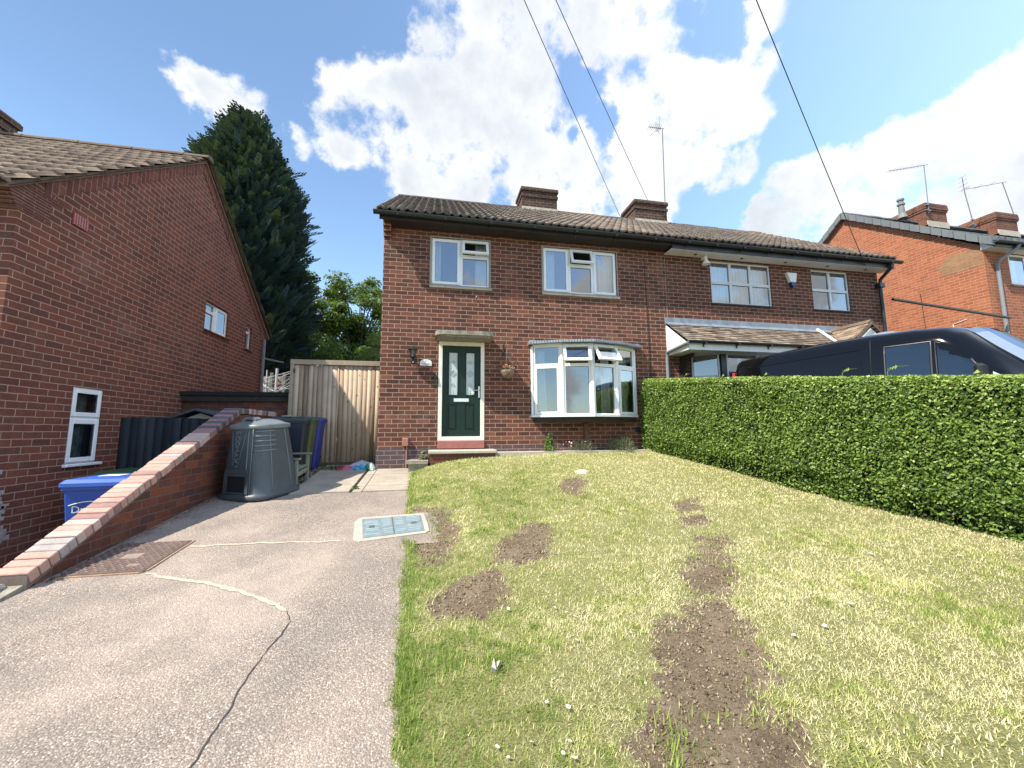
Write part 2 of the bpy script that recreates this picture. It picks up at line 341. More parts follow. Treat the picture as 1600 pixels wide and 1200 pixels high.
def fast_mesh(name, verts, faces, tint, mat, parent=None, kind=None):
    verts = np.asarray(verts, np.float32); faces = np.asarray(faces, np.int32); k = faces.shape[1]
    off = root_loc(parent); verts = verts-np.array(off, np.float32)
    me = bpy.data.meshes.new(name); me.vertices.add(len(verts)); me.vertices.foreach_set('co', verts.ravel())
    me.loops.add(faces.size); me.loops.foreach_set('vertex_index', faces.ravel())
    me.polygons.add(len(faces)); me.polygons.foreach_set('loop_start', np.arange(0, faces.size, k, dtype=np.int32)); me.polygons.foreach_set('loop_total', np.full(len(faces), k, np.int32))
    a = me.attributes.new('tint', 'FLOAT', 'POINT'); a.data.foreach_set('value', np.asarray(tint, np.float32))
    me.materials.append(mat); me.update(calc_edges=True)
    o = bpy.data.objects.new(name, me); COL.objects.link(o)
    if parent is not None: o.parent = parent
    if kind: o['kind'] = kind
    return o
def scatter(bv, bf, pos, X, Y, Z, sc, tint):
    """copies of base verts with per-item axes; returns verts, faces, tint per vertex"""
    bv = np.asarray(bv, np.float32); n = len(pos); k = len(bv)
    sc = np.asarray(sc)[:, None, None]
    V = pos[:, None, :]+sc*(bv[None, :, 0:1]*X[:, None, :]+bv[None, :, 1:2]*Y[:, None, :]+bv[None, :, 2:3]*Z[:, None, :])
    Fc = (np.asarray(bf)[None]+(np.arange(n)*k)[:, None, None]).reshape(-1, len(bf[0]))
    return V.reshape(-1, 3), Fc, np.repeat(tint, k)
def nrm(a): return a/np.maximum(1e-6, np.linalg.norm(a, axis=1, keepdims=True))
def axes_from_normal(N, spin):
    ref = np.where(np.abs(N[:, 2:3]) > .9, np.array([[1., 0, 0]]), np.array([[0., 0, 1.]]))
    A = nrm(np.cross(ref, N)); B = np.cross(N, A)
    c, s = np.cos(spin)[:, None], np.sin(spin)[:, None]
    return A*c+B*s, -A*s+B*c
def text_mesh(body, size, ext):
    cu = bpy.data.curves.new('t', 'FONT'); cu.body = body; cu.size = size; cu.extrude = ext; cu.resolution_u = 2; cu.align_x = 'CENTER'
    ob = bpy.data.objects.new('t', cu); COL.objects.link(ob); dg = bpy.context.evaluated_depsgraph_get()
    me = bpy.data.meshes.new_from_object(ob.evaluated_get(dg)); vs = [tuple(v.co) for v in me.vertices]; fs = [tuple(p.vertices) for p in me.polygons]
    bpy.data.objects.remove(ob); bpy.data.meshes.remove(me); return vs, fs
# ------------------------------------------------------------------ ground levels
G = .106
def edge_x(Y): return -.045-.048*Y
def edge_cut(Y, m=0): return edge_x(Y)+np.where((np.asarray(Y) > 4.12-m) & (np.asarray(Y) < 4.98+m), .25+m, 0)
def lawn_z(X, Y):
    X = np.asarray(X, float); Y = np.asarray(Y, float)
    t = np.maximum(0, X-edge_x(Y)-.29*np.exp(-((Y-4.55)/.55)**4)); L = 3+(.6-3)*np.clip((Y-2)/5, 0, 1)
    return G*Y+.28*(1-np.exp(-t/L))
def ground_z(X, Y):
    X = np.asarray(X, float); Y = np.asarray(Y, float)
    Yc = np.clip(Y, -25, 14)
    t = np.maximum(0, X-edge_x(np.clip(Yc, 0, 8))); L = 3+(.6-3)*np.clip((Yc-2)/5, 0, 1)
    base = G*Yc+.28*(1-np.exp(-t/L))-.07
    base = base+.16*np.clip((X-11.5)/3, 0, 8)
    yard = G*Yc-.95-.02*np.clip(-X-4, 0, 30)
    back = np.clip((Y-8.3)/1.5, 0, 1)
    yard = yard*(1-back)+(base-.25)*back
    return np.where(X < -2.97, yard, base)-.02
# ------------------------------------------------------------------ building helpers
W = 7.7
def F_front(y): return lambda u, n, z: (u, y-n, z)
def F_east(x): return lambda u, n, z: (x+n, u, z)
def F_west(x): return lambda u, n, z: (x-n, u, z)
def wall_panel(mb, F, u0, u1, z0, z1, holes=(), reveal=.11):
    us = sorted({u0, u1, *[h[0] for h in holes], *[h[1] for h in holes]}); zs = sorted({z0, z1, *[h[2] for h in holes], *[h[3] for h in holes]})
    for a, b in zip(us, us[1:]):
        for c, d in zip(zs, zs[1:]):
            m = ((a+b)/2, (c+d)/2)
            if any(h[0] < m[0] < h[1] and h[2] < m[1] < h[3] for h in holes): continue
            mb.poly([F(a, 0, c), F(b, 0, c), F(b, 0, d), F(a, 0, d)])
    for (a, b, c, d) in holes:
        for p, q in (((a, c), (a, d)), ((a, d), (b, d)), ((b, d), (b, c)), ((b, c), (a, c))):
            mb.poly([F(p[0], 0, p[1]), F(q[0], 0, q[1]), F(q[0], -reveal, q[1]), F(p[0], -reveal, p[1])])
def ring(mb, F, u0, u1, z0, z1, w, n0, n1):
    mb.box(u0, u0+w, n0, n1, z0, z1, F, .004); mb.box(u1-w, u1, n0, n1, z0, z1, F, .004)
    mb.box(u0+w, u1-w, n0, n1, z0, z0+w, F, .004); mb.box(u0+w, u1-w, n0, n1, z1-w, z1, F, .004)
def tiltF(F, ztop, ang):
    c, s = math.cos(ang), math.sin(ang)
    return lambda u, n, z: F(u, n*c+(ztop-z)*s, ztop-(ztop-z)*c+n*s)
def window(parent, F, u0, u1, z0, z1, lights, rec=.035, bw=.038, fmat=None, gmat=None, surround=None, sill=True, room=True, curtains=(), cmat=None, sill_mat=None, ang=17, name='window', sillz=.05):
    fmat = fmat or M_UPVC; gmat = gmat or M_GLASS
    fr = MB(); gs = MB(); gk = MB()
    ops = []
    for (a, b, c, d, k) in lights:
        ring(fr, F, a, b, c, d, bw, -rec-.06, -rec)
        if k == 'fixed':
            gs.poly([F(a+bw, -rec-.03, c+bw), F(b-bw, -rec-.03, c+bw), F(b-bw, -rec-.03, d-bw), F(a+bw, -rec-.03, d-bw)])
            ring(gk, F, a+bw-.001, b-bw+.001, c+bw-.001, d-bw+.001, .007, -rec-.05, -rec-.026)
        elif k == 'sash':
            e = .02; ring(fr, F, a+e, b-e, c+e, d-e, .055, -rec-.004, -rec+.018)
            m = e+.055; gs.poly([F(a+m, -rec+.004, c+m), F(b-m, -rec+.004, c+m), F(b-m, -rec+.004, d-m), F(a+m, -rec+.004, d-m)])
            ring(gk, F, a+m-.001, b-m+.001, c+m-.001, d-m+.001, .006, -rec-.01, -rec+.008)
        else: ops.append((a, b, c, d, k))
    w = obj(name, fr, fmat, parent)
    if gs.f: obj('pane', gs, gmat, w); obj('gasket', gk, M_GASKET, w)
    for (a, b, c, d, k) in ops:
        F2 = tiltF(F, d-.015, R(ang)); o1 = MB(); e = .018; ring(o1, F2, a+e, b-e, c+e-.01, d-e, .052, -rec+.002, -rec+.05)
        o1.box((a+b)/2-.02, (a+b)/2+.02, -rec+.05, -rec+.058, c+e+.005, c+e+.02, F2)
        obj('open_vent', o1, fmat, w)
        m = e+.052; g2 = MB(); g2.poly([F2(a+m, -rec+.03, c+m-.01), F2(b-m, -rec+.03, c+m-.01), F2(b-m, -rec+.03, d-m), F2(a+m, -rec+.03, d-m)])
        obj('vent_pane', g2, M_GLASS_D, w)
        for (p, q) in ((a+.06, a+.07), (b-.06, b-.07)): st = MB(); st.tube([F(p, -rec-.01, c+.05), F2(q, -rec+.01, c+.06)], .006, 6); obj('stay', st, M_STEEL, w)
    if surround:
        sm = MB(); t = surround; ring(sm, F, u0-t, u1+t, z0-t, z1+t, t-.001, -.06, .004); obj('surround', sm, M_SILL, w)
    if sill:
        sl = MB(); sl.box(u0-.03, u1+.05, -.10, .045, z0-sillz-(surround or 0), z0-(surround or 0)-.002, F, .008); obj('sill', sl, sill_mat or M_SILL, w)
    if curtains:
        for (a, b, c, d, amp) in curtains:
            cm = MB(); nseg = max(6, int((b-a)/.016)); pts = []
            for i in range(nseg+1):
                u = a+(b-a)*i/nseg; nn = -rec-.16+amp*math.sin(i*1.05+a*7)*(1+.3*math.sin(i*.37)); pts.append((u, nn))
            for (p, q) in zip(pts, pts[1:]): cm.poly([F(p[0], p[1], c), F(q[0], q[1], c), F(q[0]-.0, q[1]*.9-.01, d), F(p[0], p[1]*.9-.01, d)])
            obj('curtain', cm, cmat or M_CURT, w, smooth=True)
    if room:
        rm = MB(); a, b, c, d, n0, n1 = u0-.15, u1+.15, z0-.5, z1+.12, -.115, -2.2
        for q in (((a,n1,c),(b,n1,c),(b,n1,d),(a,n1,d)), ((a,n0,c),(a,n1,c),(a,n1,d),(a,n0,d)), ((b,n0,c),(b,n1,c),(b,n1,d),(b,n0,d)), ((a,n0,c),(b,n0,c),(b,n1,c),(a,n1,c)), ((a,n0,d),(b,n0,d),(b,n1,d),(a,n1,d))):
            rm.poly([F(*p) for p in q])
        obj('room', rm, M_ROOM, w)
    return w
def roof_mat(name, cols, moss=None, mossx=None):
    t = NT(name)
    vz = t.n('ShaderNodeTexVoronoi'); vz.inputs['Scale'].default_value = 3.1; vz.voronoi_dimensions = '3D'; t.l(t.tc.outputs['Object'], vz.inputs['Vector'])
    at = t.n('ShaderNodeAttribute', attribute_name='tint')
    f = t.math('ADD', t.math('MULTIPLY', at.outputs['Fac'], .5), t.math('MULTIPLY', t.noise(5, 6, .7), .6))
    c = t.ramp(f, [(.25, cols[0]), (.55, cols[1]), (.85, cols[2])])
    c = t.mix(t.ramp(t.noise(45, 3, .7), [(.45, (0, 0, 0)), (.75, (.45, .45, .45))]), c, tuple(x*.45 for x in cols[0]))
    if moss:
        sp = t.n('ShaderNodeSeparateXYZ'); t.l(t.tc.outputs['Object'], sp.inputs[0])
        mr = t.n('ShaderNodeMapRange'); t.l(t.math('ADD', sp.outputs[0], t.math('MULTIPLY_ADD', t.noise(.8, 5, .7), 5, -2.5)), mr.inputs[0]); mr.inputs[1].default_value = mossx[0]; mr.inputs[2].default_value = mossx[1]; mr.inputs[3].default_value = .95; mr.inputs[4].default_value = .1
        c = t.mix(t.math('MULTIPLY', mr.outputs[0], t.ramp(t.noise(16, 5, .7), [(.3, (.35, .35, .35)), (.65, (1, 1, 1))])), c, moss)
    t.set(Base_Color=c, Roughness=.92); t.b.inputs['Specular IOR Level'].default_value = .2; t.bump(t.noise(60, 4, .7), .5, .01)
    return t.m
M_ROOF_A = roof_mat('concrete_tile_brown', [(.15,.11,.088), (.28,.205,.16), (.40,.31,.25)], (.085,.08,.072), (.5, 4.5))
M_ROOF_L = roof_mat('concrete_tile_buff', [(.15,.11,.085), (.25,.185,.14), (.34,.26,.19)])
M_ROOF_O = roof_mat('slate_grey_tile', [(.10,.105,.115), (.15,.16,.175), (.20,.21,.225)])
M_ROOF_P = roof_mat('plain_tile_tan', [(.13,.095,.072), (.26,.195,.145), (.42,.33,.25)])
def tiles(name, O, U, S, N, LU, LS, rows, per, amp, thick, mat, parent, seed=0, clip=None):
    O, U, S, N = map(np.array, (O, U, S, N)); U = U/np.linalg.norm(U); S = S/np.linalg.norm(S); N = N/np.linalg.norm(N)
    sub = 8 if amp > 0 else 2; nt = max(1, round(LU/per)); per = LU/nt; nu = nt*sub
    prof = np.array([0, .1, .65, 1, .65, .1, 0, -.05])[:sub] if amp > 0 else np.zeros(sub)
    rg = np.random.default_rng(seed); V = []; Fs = []; T = []; ds = LS/rows
    for r in range(rows):
        s0 = r*ds; s1 = (r+1)*ds+ds*.12 if r < rows-1 else LS
        stag = 0.5 if (amp == 0 and r % 2) else 0
        for k in range(nt+(1 if stag else 0)):
            tn = rg.normal(0, .003); ts = rg.normal(0, .005); tint = rg.random()
            ua = (k-stag)*per; ub = ua+per*.985
            ua = max(0, ua); ub = min(LU, ub)
            if ub <= ua: continue
            base = len(V); m = sub+1
            for j in range(m):
                u = ua+(ub-ua)*j/sub; h = amp*prof[j % sub] if amp > 0 else 0
                lo = thick+h+tn; hi = .006+h+tn*.3
                V.append(O+U*u+S*(s0+ts)+N*(lo-thick*.95)); V.append(O+U*u+S*(s0+ts)+N*lo); V.append(O+U*u+S*s1+N*hi)
                T += [tint]*3
            for j in range(sub):
                a = base+j*3; b = a+3
                Fs.append((a, b, b+1, a+1)); Fs.append((a+1, b+1, b+2, a+2))
            for a in (base, base+sub*3): Fs.append((a, a+1, a+2, a+2))
    Fq = np.array([f for f in Fs if f[2] != f[3]]); o = fast_mesh(name, np.array(V), Fq, np.array(T), mat, parent)
    return o
def chimney(parent, x0, x1, y0, y1, zb, zt, mat, cap=True, red=False):
    m = MB(); m.box(x0, x1, y0, y1, zb, zt-.32)
    m.box(x0-.03, x1+.03, y0-.03, y1+.03, zt-.32, zt-.24); m.box(x0, x1, y0, y1, zt-.24, zt-.14) if not red else m.box(x0-.05, x1+.05, y0-.05, y1+.05, zt-.24, zt-.14)
    c = obj('chimney', m, mat, parent)
    s = MB(); s.box(x0-.045, x1+.045, y0-.045, y1+.045, zt-.14, zt-.03, bev=.01); obj('soldier_cap', s, mat, c)
    k = MB(); k.box(x0-.03, x1+.03, y0-.03, y1+.03, zt-.029, zt, bev=.012); obj('flaunching', k, M_CONC, c)
    f = MB(); f.box(x0-.012, x1+.012, y0-.03, y0-.004, zb+.0, zb+.16+.0, bev=.003); 
    for i in range(9):
        u = x0+(x1-x0)*(i+.5)/9; f.box(u-.06, u+.06, y0-.045, y0-.031, zb-.08+random.uniform(-.01, .01), zb+.10, bev=.003)
    obj('mortar_flashing', f, M_CONC_P, c)
    return c
def gutter(parent, x0, x1, y, z, mat=M_BLACK, r=.062, brackets=0):
    g = MB(); n = 9
    prof = [(y+r*math.cos(math.pi+math.pi*i/(n-1)), z+r*math.sin(math.pi+math.pi*i/(n-1))) for i in range(n)]
    prof2 = [(y+(r-.006)*math.cos(math.pi+math.pi*i/(n-1)), z+(r-.006)*math.sin(math.pi+math.pi*i/(n-1))) for i in range(n)][::-1]
    g.prism(prof+prof2, 0, x0, x1)
    o = obj('gutter', g, mat, parent)
    if brackets:
        for i in range(brackets):
            b = MB(); x = x0+(x1-x0)*(i+.5)/brackets; b.box(x-.02, x+.02, y-r-.004, y+r+.03, z-r-.012, z-r+.02, bev=.004); b.box(x-.012, x+.012, y+r-.01, y+r+.06, z-r-.06, z-.02); obj('gutter_bracket', b, mat, o)
    return o
# ================================================================== HOUSE A (green door)
ha = thing('brick_house', 'brown brick half of the pair with dark green door and white bow window', 'house', (2, 9.5, .9))
FA = F_front(W); XL, XP, XR = -1.0, 5.06, 11.05; RY, RZ = 11.3, 8.34; EZ = 5.66
H1 = (-.089, 1.076, 4.395, 5.375); H2 = (2.215, 3.883, 4.39, 5.376); HD = (.088, .978, 1.319, 3.247); HB = (1.95, 4.2, 1.80, 3.24)
m = MB(); wall_panel(m, FA, XL, XP, .6, 5.62, [H1, H2, HD, HB])
m.poly([(XL, W, .6), (XL, W, 5.62), (XL, RY, RZ-.12), (XL, 15.0, 5.62), (XL, 15.0, .6)])
m.poly([(XL, 15.0, .6), (XP, 15.0, .6), (XP, 15.0, 5.62), (XL, 15.0, 5.62)])
obj('walls', m, M_BRICK_A, ha)
pl = MB(); pl.box(XL-.02, .08, W-.018, W-.001, .6, 1.18); pl.box(1.0, XP, W-.012, W-.001, .6, 1.16); obj('plinth', pl, M_BRICK_A, ha)
cb = MB()
for i in range(5): cb.box(XL-.004, XL+.14, W-.06-.055*i, W-.001, 5.28+i*.083-.0, 5.28+(i+1)*.083-.006)
obj('eaves_corbel', cb, M_BRICK_A, ha)
sl = (RZ-EZ)/(RY-7.34); LS = math.hypot(RY-7.34, RZ-EZ)
tiles('roof', (-1.10, 7.34, EZ), (1,0,0), (0, RY-7.34, RZ-EZ), (0, -(RZ-EZ), RY-7.34), XP+1.10, LS, 13, .165, .036, .042, M_ROOF_A, ha, 3)
tiles('rear_roof', (XP, 15.3, EZ-.02), (-1,0,0), (0, RY-15.3, RZ-EZ), (0, (RZ-EZ), 15.3-RY), XP+1.10, math.hypot(15.3-RY, RZ-EZ), 13, .165, .036, .042, M_ROOF_A, ha, 4)
dk = MB(); dk.poly([(-1.08, 7.36, EZ-.04), (XP, 7.36, EZ-.04), (XP, RY, RZ-.05), (-1.08, RY, RZ-.05)]); dk.poly([(-1.08, 15.2, EZ-.04), (XP, 15.2, EZ-.04), (XP, RY, RZ-.052), (-1.08, RY, RZ-.052)]); obj('roof_underlay', dk, M_SOFFIT_D, ha)
def ridge(parent, x0, x1, mat, y=RY, z=RZ, r=.085):
    g = MB(); n = int((x1-x0)/.42)
    for i in range(n):
        a = x0+(x1-x0)*i/n; b = x0+(x1-x0)*(i+1)/n+.012; j = random.uniform(-.006, .006)
        pr = [(y+(r+.008*(i % 2))*math.cos(math.pi*k/8)*1.25, z-.02+j+(r+.004*(i % 2))*math.sin(math.pi*k/8)) for k in range(9)]
        g.prism(pr, 0, a, b)
    return obj('ridge_tiles', g, mat, parent)
ridge(ha, -1.10, XP, M_ROOF_A)
vg = MB()
for i in range(14):
    a, b = i/14, (i+1)/14
    y0, y1 = 7.36+(RY-7.36)*a, 7.36+(RY-7.36)*b; z0, z1 = EZ+(RZ-EZ)*a, EZ+(RZ-EZ)*b
    vg.prism([(y0, z0-.06), (y1, z1-.06), (y1, z1+.045), (y0, z0+.05)], 0, -1.125, -1.10)
obj('verge_mortar', vg, M_CONC, ha)
so = MB(); so.box(XL+.15, XP-.002, 7.42, W-.003, 5.50, 5.53); so.box(-1.06, XP-.002, 7.40, 7.42, 5.50, 5.64)
obj('eaves_boarding', so, M_SOFFIT_D, ha)
gutter(ha, -1.16, XP, 7.335, 5.615, brackets=7)
chimney(ha, 2.58, 3.70, 11.15, 11.90, 8.20, 9.02, M_BRICK_STACK)
# windows of house A
window(ha, FA, *H1, [(-.089, .50, 4.395, 5.375, 'sash'), (.50, 1.076, 5.03, 5.375, 'open'), (.50, 1.076, 4.395, 5.03, 'fixed')], surround=.028, curtains=[(-.04, .10, 4.4, 5.36, .012), (.80, 1.04, 4.4, 5.36, .022)])
window(ha, FA, *H2, [(2.215, 2.80, 4.39, 5.376, 'sash'), (2.80, 3.34, 5.02, 5.376, 'open'), (2.80, 3.34, 4.39, 5.02, 'fixed'), (3.34, 3.883, 4.39, 5.376, 'sash')], surround=.028, curtains=[(2.26, 2.52, 4.4, 5.36, .02), (3.50, 3.84, 4.4, 5.36, .024)])
# bow window
BP = [(1.95, 7.68), (2.50, 7.44), (3.08, 7.31), (3.66, 7.44), (4.20, 7.68)]
def facetF(p, q):
    dx, dy = q[0]-p[0], q[1]-p[1]; L = math.hypot(dx, dy); ux, uy = dx/L, dy/L; nx, ny = uy, -ux
    return (lambda u, n, z: (p[0]+ux*u+nx*n, p[1]+uy*u+ny*n, z)), L
bay = MB(); bz0, bz1, bt = 1.80, 3.20, 2.80
for i, p in enumerate(BP):      # corner posts
    nx, ny = (p[0]-3.08)*.25, -1
    bay.tube([(p[0], p[1]+.01, bz0), (p[0], p[1]+.01, bz1)], .05 if 0 < i < 4 else .03, 8)
bayo = obj('bow_window', bay, M_UPVC, ha)
for i in range(4):
    F, L = facetF(BP[i], BP[i+1]); g = .035
    if i in (0, 3): lights = [(g, L-g, bt, bz1, 'fixed'), (g, L-g, bz0, bt, 'sash')]
    else: lights = [(g, L-g, bt, bz1, 'open'), (g, L-g, bz0, bt, 'fixed')]
    fr = MB(); gs = MB(); gk = MB(); bwid = .032
    for (a, b, c, d, k) in lights:
        ring(fr, F, a, b, c, d, bwid, -.05, .012)
        if k == 'fixed':
            gs.poly([F(a+bwid, -.02, c+bwid), F(b-bwid, -.02, c+bwid), F(b-bwid, -.02, d-bwid), F(a+bwid, -.02, d-bwid)]); ring(gk, F, a+bwid-.001, b-bwid+.001, c+bwid-.001, d-bwid+.001, .006, -.03, -.014)
        elif k == 'sash':
            ring(fr, F, a+.018, b-.018, c+.018, d-.018, .05, .008, .03); mm = .068
            gs.poly([F(a+mm, .014, c+mm), F(b-mm, .014, c+mm), F(b-mm, .014, d-mm), F(a+mm, .014, d-mm)]); ring(gk, F, a+mm-.001, b-mm+.001, c+mm-.001, d-mm+.001, .006, .0, .02)
        else:
            F2 = tiltF(F, d-.01, R(24 if i == 1 else 30)); v = MB(); ring(v, F2, a-.01, b+.01, c+.0, d-.012, .055, .016, .062); v.box((a+b)/2-.02, (a+b)/2+.02, .062, .07, c+.01, c+.03, F2); obj('open_vent', v, M_UPVC, bayo)
            v = MB(); mm = .045; v.poly([F2(a+mm, .04, c+mm+.01), F2(b-mm, .04, c+mm+.01), F2(b-mm, .04, d-mm-.012), F2(a+mm, .04, d-mm-.012)]); obj('vent_pane', v, M_GLASS, bayo)
            [obj('stay', (lambda v: (v.tube([F(p, 0, c+.04), F2(p, .02, c+.05)], .006, 6), v)[1])(MB()), M_STEEL, bayo) for p in (a+.05, b-.05)]
    fo = obj('casement', fr, M_UPVC, bayo)
    if gs.f: obj('pane', gs, M_GLASS, bayo)
    if gk.f: obj('gasket', gk, M_GASKET, bayo)
s = MB(); out = [(1.90, 7.69), (1.93, 7.63), (2.48, 7.38), (3.08, 7.245), (3.68, 7.38), (4.22, 7.63), (4.25, 7.69)]
s.prism(out, 2, 1.765, 1.80); obj('sill', s, M_UPVC, bayo)
s = MB(); s.prism([(1.96, 7.69), (1.98, 7.66), (2.5, 7.45), (3.08, 7.32), (3.66, 7.45), (4.17, 7.66), (4.19, 7.69)], 2, 1.66, 1.765); obj('base_board', s, M_SOFFIT_D, bayo)
s = MB(); s.prism([(1.96, 7.69), (1.96, 7.67), (2.5, 7.42), (3.08, 7.29), (3.66, 7.42), (4.19, 7.67), (4.19, 7.69)], 2, 3.20, 3.235); obj('head_board', s, M_UPVC, bayo)
s = MB(); ro = [(1.86, 7.695), (1.87, 7.55), (2.45, 7.27), (3.08, 7.12), (3.71, 7.27), (4.31, 7.55), (4.33, 7.695)]   # lead cover: top wedge and fluted edge
top = [(1.90, 7.695, 3.335), (4.34, 7.695, 3.335)]
bot = []
for (p, q) in zip(ro[1:], ro[2:-1]):
    L = math.hypot(q[0]-p[0], q[1]-p[1]); n = int(L/.018)
    for i in range(n): t = i/n; k = .008*math.sin(i*math.pi/1.5); bot.append((p[0]+(q[0]-p[0])*t, p[1]+(q[1]-p[1])*t-k))
bot = [ro[0]]+bot+[ro[-2], ro[-1]]
N_ = len(bot)
for i in range(N_-1):
    p, q = bot[i], bot[i+1]; tx = lambda a: (1.90+(4.34-1.90)*a/(N_-1))
    s.poly([(p[0], p[1], 3.275), (q[0], q[1], 3.275), (tx(i+1), 7.695, 3.335), (tx(i), 7.695, 3.335)]); s.poly([(p[0], p[1], 3.225), (q[0], q[1], 3.225), (q[0], q[1], 3.275), (p[0], p[1], 3.275)])
s.poly([(p[0], p[1], 3.232) for p in ro][::-1]); obj('lead_cover', s, M_LEAD, bayo)
for (cx, a, b, am) in ((0, 2.02, 2.30, .02), (0, 3.50, 3.72, .025), (0, 3.95, 4.12, .02)):
    s = MB(); n = 14; pts = [(a+(b-a)*i/n, 7.86+am*math.sin(i*1.1)) for i in range(n+1)]
    for (p, q) in zip(pts, pts[1:]): s.poly([(p[0], p[1], 1.85), (q[0], q[1], 1.85), (a+(q[0]-a)*.85, q[1], 3.15), (a+(p[0]-a)*.85, p[1], 3.15)])
    obj('curtain', s, M_CURT, bayo, smooth=True)
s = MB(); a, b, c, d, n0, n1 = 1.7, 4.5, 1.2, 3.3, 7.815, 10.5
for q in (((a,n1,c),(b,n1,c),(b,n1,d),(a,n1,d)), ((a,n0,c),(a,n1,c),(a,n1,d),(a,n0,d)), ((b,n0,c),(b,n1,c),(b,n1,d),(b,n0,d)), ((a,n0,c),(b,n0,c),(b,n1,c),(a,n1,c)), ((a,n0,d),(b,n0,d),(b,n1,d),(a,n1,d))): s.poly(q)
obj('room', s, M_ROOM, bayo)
# door
d0 = MB(); ring(d0, FA, *HD, .072, -.09, .006); door_frame = obj('door_frame', d0, M_CREAM, ha)
d = MB(); a, b, c, e = .16, .906, 1.375, 3.175; gl = [(.293, .454, 2.203, 3.037), (.626, .787, 2.203, 3.037)]; lp = [(.262, .446, 1.518, 2.016), (.602, .792, 1.518, 2.016)]
wall_panel(d, lambda u, n, z: (u, 7.755-n, z), a, b, c, e, gl+lp, .014)
for (p, q, r0, r1) in lp:
    d.poly([(p, 7.769, r0), (q, 7.769, r0), (q, 7.769, r1), (p, 7.769, r1)]); d.box(p+.028, q-.028, 7.757, 7.7685, r0+.035, r1-.035, bev=.006)
door = obj('front_door', d, M_DOOR, ha)
g = MB(); tr = MB()
for (p, q, r0, r1) in gl:
    g.poly([(p, 7.766, r0), (q, 7.766, r0), (q, 7.766, r1), (p, 7.766, r1)]); cx = (p+q)/2
    ring(tr, lambda u, n, z: (u, 7.755-n, z), p-.022, q+.022, r0-.022, r1+.022, .022, -.004, .010)
obj('glazing', g, M_FROST, door); obj('glazing_bead', tr, M_DOOR, door)
e1 = MB()
for (p, q, r0, r1) in gl:
    cx = (p+q)/2
    for (cz, s) in ((2.85, .035), (2.62, .062), (2.39, .035)):
        pts = [(cx, cz+s*1.1), (cx+s, cz), (cx, cz-s*1.1), (cx-s, cz)]
        for i in range(4): u, v = pts[i], pts[(i+1) % 4]; e1.tube([(u[0], 7.763, u[1]), (v[0], 7.763, v[1])], .0032, 4)
        if s > .05:
            for k in (.5,):
                pts2 = [(cx, cz+s*k), (cx+s*k, cz), (cx, cz-s*k), (cx-s*k, cz)]
                for i in range(4): u, v = pts2[i], pts2[(i+1) % 4]; e1.tube([(u[0], 7.763, u[1]), (v[0], 7.763, v[1])], .003, 4)
    for zz in (2.85,): e1.tube([(p, 7.763, zz), (q, 7.763, zz)], .002, 4)
    e1.tube([(cx, 7.763, r0), (cx, 7.763, r0+.1)], .002, 4)
obj('etched_diamonds', e1, P('lead_came', (.16,.19,.19), .5), door)
g = MB(); ring(g, lambda u, n, z: (u, 7.755-n, z), .384, .681, 2.066, 2.136, .014, 0, .016); g.box(.398, .667, 7.745, 7.754, 2.08, 2.122); obj('letterbox', g, M_CHROME, door)
g = MB(); g.box(.862, .892, 7.738, 7.754, 2.15, 2.38, bev=.006); g.tube([(.877, 7.735, 2.295), (.877, 7.70, 2.295), (.77, 7.695, 2.295)], .010, 8); obj('handle', g, M_CHROME, door)
g = MB(); g.tube([(.752, 7.752, 2.25), (.752, 7.735, 2.25)], .026, 14); obj('spy_disc', g, M_WHITE, door)
g = MB(); g.box(.17, .90, 7.70, 7.75, 1.378, 1.40); obj('threshold_bar', g, M_CHROME, door)
g = MB(); g.box(.088, .978, 7.655, 7.80, 1.17, 1.318, bev=.01); obj('door_step', g, M_REDSTEP, ha)
g = MB(); 
pr = [(.01, 7.698), (.01, 7.42), (.03, 7.34), (.09, 7.28), (.18, 7.26), (.92, 7.25), (1.03, 7.27), (1.10, 7.33), (1.125, 7.42), (1.125, 7.698)]
g.prism(pr, 2, 3.285, 3.365); g.prism([(p[0]+.03*(1 if p[0] < .5 else -1), min(7.697, p[1]+.03)) for p in pr], 2, 3.25, 3.285)
can = obj('door_canopy', g, P('lichen_concrete', (.24,.22,.175), .95, .38, 14, .9, 45), ha)
g = MB(); g.box(-.555, -.445, W-.085, W-.001, 1.23, 1.38, bev=.008); g.tube([(-.475, W-.035, 1.23), (-.475, W-.035, .78)], .014, 8); obj('gas_box', g, P('terracotta_paint', (.36,.16,.12), .6), ha)
g = MB(); g.box(.0, .062, W-.03, W-.001, 2.48, 2.57, bev=.006); obj('doorbell', g, M_BLACK, ha)
g = MB(); g.box(3.02, 3.12, W-.06, W-.001, 1.18, 1.64, bev=.01); obj('bow_prop', g, P('rusty_prop', (.12,.07,.05), .9, .2), ha)
g = MB(); g.box(4.16, 4.27, W-.03, W-.001, 1.45, 1.56, bev=.006); obj('air_brick', g, M_BLACK, ha)
g = MB(); g.tube([(4.55, W-.008, 5.3), (4.57, W-.008, 4.2), (4.60, W-.008, 1.1)], .006, 6); g.tube([(4.55, W-.008, 5.3), (4.30, W-.008, 5.42), (4.1, W-.01, 5.44)], .006, 6); obj('wall_cable', g, M_BLACK, ha)
g = MB(); g.tube([(.80, W, 4.16), (.80, W-.05, 4.16), (.82, W-.06, 4.19)], .006, 6); obj('wall_hook', g, M_WHITE, ha)
